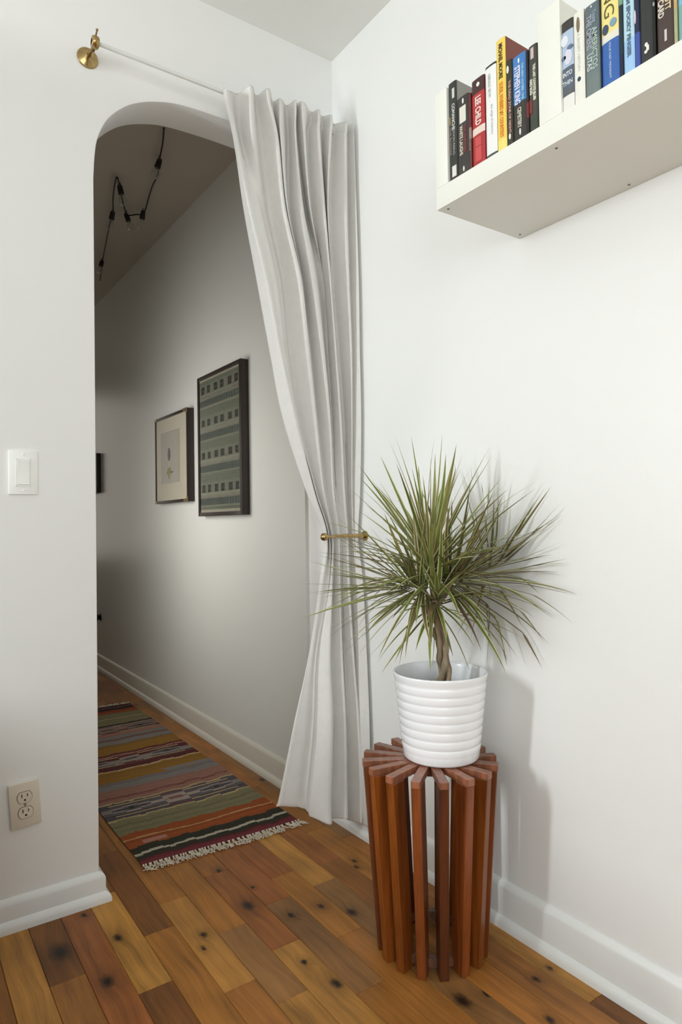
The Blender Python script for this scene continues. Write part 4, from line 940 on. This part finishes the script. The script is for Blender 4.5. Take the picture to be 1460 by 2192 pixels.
# ---------------------------------------------------------------- pot
PX, PY = -0.176, -0.684
def pot():
    root = empty('plant_pot', (PX, PY, SZ), 'white glazed ribbed ceramic pot standing on the slatted wooden stand', 'pot')
    prof = [(0, 0.001), (0.086, 0.001), (0.0895, 0.004)]
    def R(z): return 0.0905 + (0.1125-0.0905)*(z/0.206)
    z = 0.006; prof.append((R(z), z)); prof.append((R(0.020), 0.0205))
    nR = 8; z0 = 0.0205; pitch = 0.0206
    for k in range(nR):
        for s in range(1, 9):
            t = s/8; zz = z0+(k+t)*pitch
            prof.append((R(zz) - 0.0012 + 0.0021*math.sqrt(max(0, math.sin(PI*t))), zz))
    prof += [(R(0.19)+0.0002, 0.1895), (R(0.198)+0.001, 0.198), (0.1140, 0.203), (0.1135, 0.2058), (0.1115, 0.2065), (0.1095, 0.2055), (0.1075, 0.198), (0.104, 0.16), (0.0985, 0.10), (0.093, 0.03), (0.0, 0.028)]
    b = bmesh.new(); lathe(b, prof, 96); tomesh('pot_body', b, M_POT, root, smooth=True)
    b = bmesh.new(); rings = []; rp = random.Random(2)
    lathe(b, [(0, 0.154), (0.02, 0.156), (0.05, 0.155), (0.08, 0.153), (0.1005, 0.151), (0.1005, 0.125), (0, 0.125)], 40)
    for v in b.verts:
        if v.co.z > 0.145: v.co.z += rp.uniform(-0.003, 0.004)
    tomesh('soil', b, M_SOIL, root, smooth=True)
    spots = [(-0.037, 0.052, 0.009), (-0.026, 0.060, 0.007), (-0.014, 0.064, 0.008), (-0.046, 0.045, 0.006)]
    for k in range(16):
        a = rp.uniform(0, 2*PI); r = rp.uniform(0.03, 0.09); s = rp.uniform(0.004, 0.008)
        px, py = r*math.cos(a), r*math.sin(a)
        if k < 4: q, t, s = spots[k]; px, py = 0.822*q+0.569*t, -0.569*q+0.822*t
        b = bmesh.new(); bmesh.ops.create_icosphere(b, subdivisions=2, radius=s)
        for v in b.verts: v.co = v.co*(1+0.25*noise.noise(v.co*200+Vector((k, 0, 0)))); v.co.z *= 0.7
        tomesh('bark_chip', b, M_SOIL, root, smooth=True, loc=(px, py, 0.159 if k >= 4 else 0.162))
    return root
pot()

# ---------------------------------------------------------------- dracaena
def plant():
    root = empty('dracaena_plant', (PX, PY, 0.60), 'bushy dracaena plant with narrow green leaves on a braided trunk', 'plant')
    O = Vector((PX, PY, 0.60)); rp = random.Random(21)
    RV = Vector((0.822, -0.569, 0)); FV = Vector((0.569, 0.822, 0)); UP = Vector((0, 0, 1))
    heads = [(Vector((-0.018, 0.0, 0.290)), (-0.06, 0.02, 1.0), 104, 0.320, 92), (Vector((0.035, 0.010, 0.262)), (0.93, -0.08, 0.46), 84, 0.295, 78),
             (Vector((-0.050, -0.005, 0.250)), (-0.95, -0.12, 0.22), 68, 0.265, 85), (Vector((-0.010, -0.012, 0.215)), (0.05, -0.75, 0.55), 42, 0.215, 115)]
    # braided trunks
    for s in range(3):
        pts = []; rad = []
        for t in range(25):
            q = t/24; z = -0.01 + 0.20*q; ph = s*2*PI/3 + q*2*PI*0.85 + 0.4
            w = 0.0112 + 0.003*math.sin(q*7+s); cx = 0.010*math.sin(q*PI*1.0) - 0.024*q*q + 0.006
            pts.append(RV*(cx + w*math.cos(ph)) + FV*(w*math.sin(ph)) + UP*z); rad.append(0.0080 + 0.0014*math.sin(q*31+s*2) - 0.001*q)
        hd = heads[s]; hp = RV*hd[0].x + FV*hd[0].y + UP*hd[0].z; last = pts[-1].copy()
        for t in range(1, 7):
            q = t/6; pts.append(last.lerp(hp, q)); rad.append(0.0088-0.001*q)
        b = bmesh.new(); tube(b, pts, rad, 12); tomesh('trunk', b, M_BARK, root, smooth=True)
    b = bmesh.new(); p0 = RV*(-0.01)+UP*0.17; hd = heads[3]; tube(b, [p0, p0.lerp(RV*hd[0].x+FV*hd[0].y+UP*hd[0].z, 0.6), RV*hd[0].x+FV*hd[0].y+UP*hd[0].z], 0.007, 10); tomesh('trunk', b, M_BARK, root, smooth=True)
    def leaf(base, d, ln, wd, droop, tone, kink):
        n = 15; p = base.copy(); d = d.normalized(); pts = [p.copy()]; dirs = [d.copy()]
        for i in range(n):
            q = (i+1)/n
            d = (d + Vector((0, 0, -1))*droop*(0.35+q*1.2)/n + kink*(1.0/n)).normalized()
            p = p + d*(ln/n)
            wx = (O+p).x
            if wx > -0.020:
                p.x = -0.020-O.x; 
                if d.x > 0: d = Vector((0.0, d.y, d.z)) ; d = d.normalized() if d.length > 0.05 else Vector((0, -1, 0.2)).normalized()
            wy = (O+p)
            if wy.z < 0.665 and (Vector((p.x, p.y)).length < 0.125): p.z += 0.004
            if wy.y > -0.215: p.y = -0.215-O.y
            pts.append(p.copy()); dirs.append(d.copy())
        me = bpy.data.meshes.new('leaf'); vs = []; fs = []; cols = []
        tw = rp.uniform(-0.5, 0.5)
        for i, q in enumerate(pts):
            t = i/n; dd = dirs[i]; side = dd.cross(UP)
            if side.length < 0.15: side = dd.cross(RV)
            side.normalize(); nn = side.cross(dd).normalized(); ang = tw*t
            side, nn = side*math.cos(ang)+nn*math.sin(ang), nn*math.cos(ang)-side*math.sin(ang)
            w_ = wd*(0.55+0.45*min(1, t/0.22))*(1-max(0, (t-0.35)/0.65)**1.5)
            for a, hgt in ((-1, 0.28), (-0.62, 0.10), (0, 0.0), (0.62, 0.10), (1, 0.28)): vs.append(q + side*(a*w_) + nn*(hgt*w_*0.9))
        g, edge = tone
        for i in range(n):
            for k in range(4):
                fs.append((i*5+k, i*5+k+1, (i+1)*5+k+1, (i+1)*5+k))
                c = edge if k in (0, 3) else g
                if i > n-3: c = tuple(x*0.8+y*0.2 for x, y in zip(c, (0.20, 0.12, 0.07)))
                f = 0.92+0.16*rp.random(); cols.append((c[0]*f, c[1]*f, c[2]*f, 1))
        me.from_pydata([tuple(v) for v in vs], [], fs); at = me.color_attributes.new('Col', 'FLOAT_COLOR', 'CORNER'); buf = []
        for pl in me.polygons:
            for _ in range(4): buf.extend(cols[pl.index])
        at.data.foreach_set('color', buf)
        for pl in me.polygons: pl.use_smooth = True
        return link('leaf', me, M_LEAF, root)
    greens = [lin((98, 116, 50)), lin((118, 130, 64)), lin((82, 98, 44)), lin((134, 138, 76)), lin((112, 104, 66)), lin((94, 82, 58))]
    edges = [lin((196, 192, 138)), lin((170, 168, 108)), lin((146, 112, 88)), lin((122, 92, 76)), lin((206, 198, 158))]
    GA = PI*(3-math.sqrt(5))
    for hi, (hp, ax, cnt, L0, PM) in enumerate(heads):
        H_ = RV*hp.x + FV*hp.y + UP*hp.z; A = (RV*ax[0]+FV*ax[1]+UP*ax[2]).normalized()
        e1 = A.cross(FV).normalized(); e2 = A.cross(e1).normalized()
        for i in range(cnt):
            q = (i+0.5)/cnt; pol = math.radians(5 + PM*q**0.8 + rp.uniform(-7, 7)); az = i*GA + rp.uniform(-0.2, 0.2)
            d = A*math.cos(pol) + (e1*math.cos(az)+e2*math.sin(az))*math.sin(pol)
            ln = L0*rp.uniform(0.74, 1.08)*(1.0-0.14*q)
            if d.z < -0.55: d.z = -0.55+0.3*(d.z+0.55); d.normalize()
            if d.dot(RV) > 0.6: ln *= 1.05
            toc = d.dot(-FV)
            if toc > 0.55: ln *= 0.78
            base = H_ + A*(0.045*(1-q)-0.02) + d*0.008
            gi = rp.choice([0, 0, 1, 1, 2, 3, 4]) if hi != 1 else rp.choice([0, 1, 2, 3, 4, 5]); ei = rp.choice([0, 0, 1, 1, 2, 4]) if hi != 1 else rp.choice([0, 1, 1, 2, 3])
            leaf(base, d, ln, rp.uniform(0.0048, 0.0072), rp.uniform(0.08, 0.75)*(0.30+q), (greens[gi], edges[ei]), Vector((rp.uniform(-.25, .25), rp.uniform(-.25, .25), rp.uniform(-.1, .1))))
    return root
plant()

# ---------------------------------------------------------------- unseen couch added outside the frame so its arm shades the wall by the outlet
def shade_couch():
    root = empty('shade_couch', (-1.865, -0.45, 0.0), 'unseen grey couch added left of the picture edge to shade the wall', 'shade_couch')
    fab = mat('shade_couch_fabric', (120, 118, 114), 0.9, bump=0.3, bscale=300)
    for x in (-0.62, 0.62):
        b = bmesh.new(); box(b, x-0.06, -0.42, 0.08, x+0.06, 0.42, 0.62, 0.03); tomesh('arm', b, fab, root, smooth='auto')
    b = bmesh.new(); box(b, -0.56, -0.40, 0.08, 0.56, 0.40, 0.26, 0.01); tomesh('base', b, fab, root, smooth='auto')
    b = bmesh.new(); box(b, -0.56, 0.20, 0.26, 0.56, 0.40, 0.72, 0.05); tomesh('backrest', b, fab, root, smooth='auto')
    for x in (-0.28, 0.28):
        b = bmesh.new(); box(b, x-0.275, -0.41, 0.262, x+0.275, 0.19, 0.42, 0.04); tomesh('seat_cushion', b, fab, root, smooth='auto')
    for x in (-0.6, 0.6):
        for y in (-0.36, 0.34):
            b = bmesh.new(); tube(b, [(x, y, 0.0), (x, y, 0.085)], [0.018, 0.024], 12); tomesh('leg', b, M_FRAME, root, smooth='auto')
shade_couch()
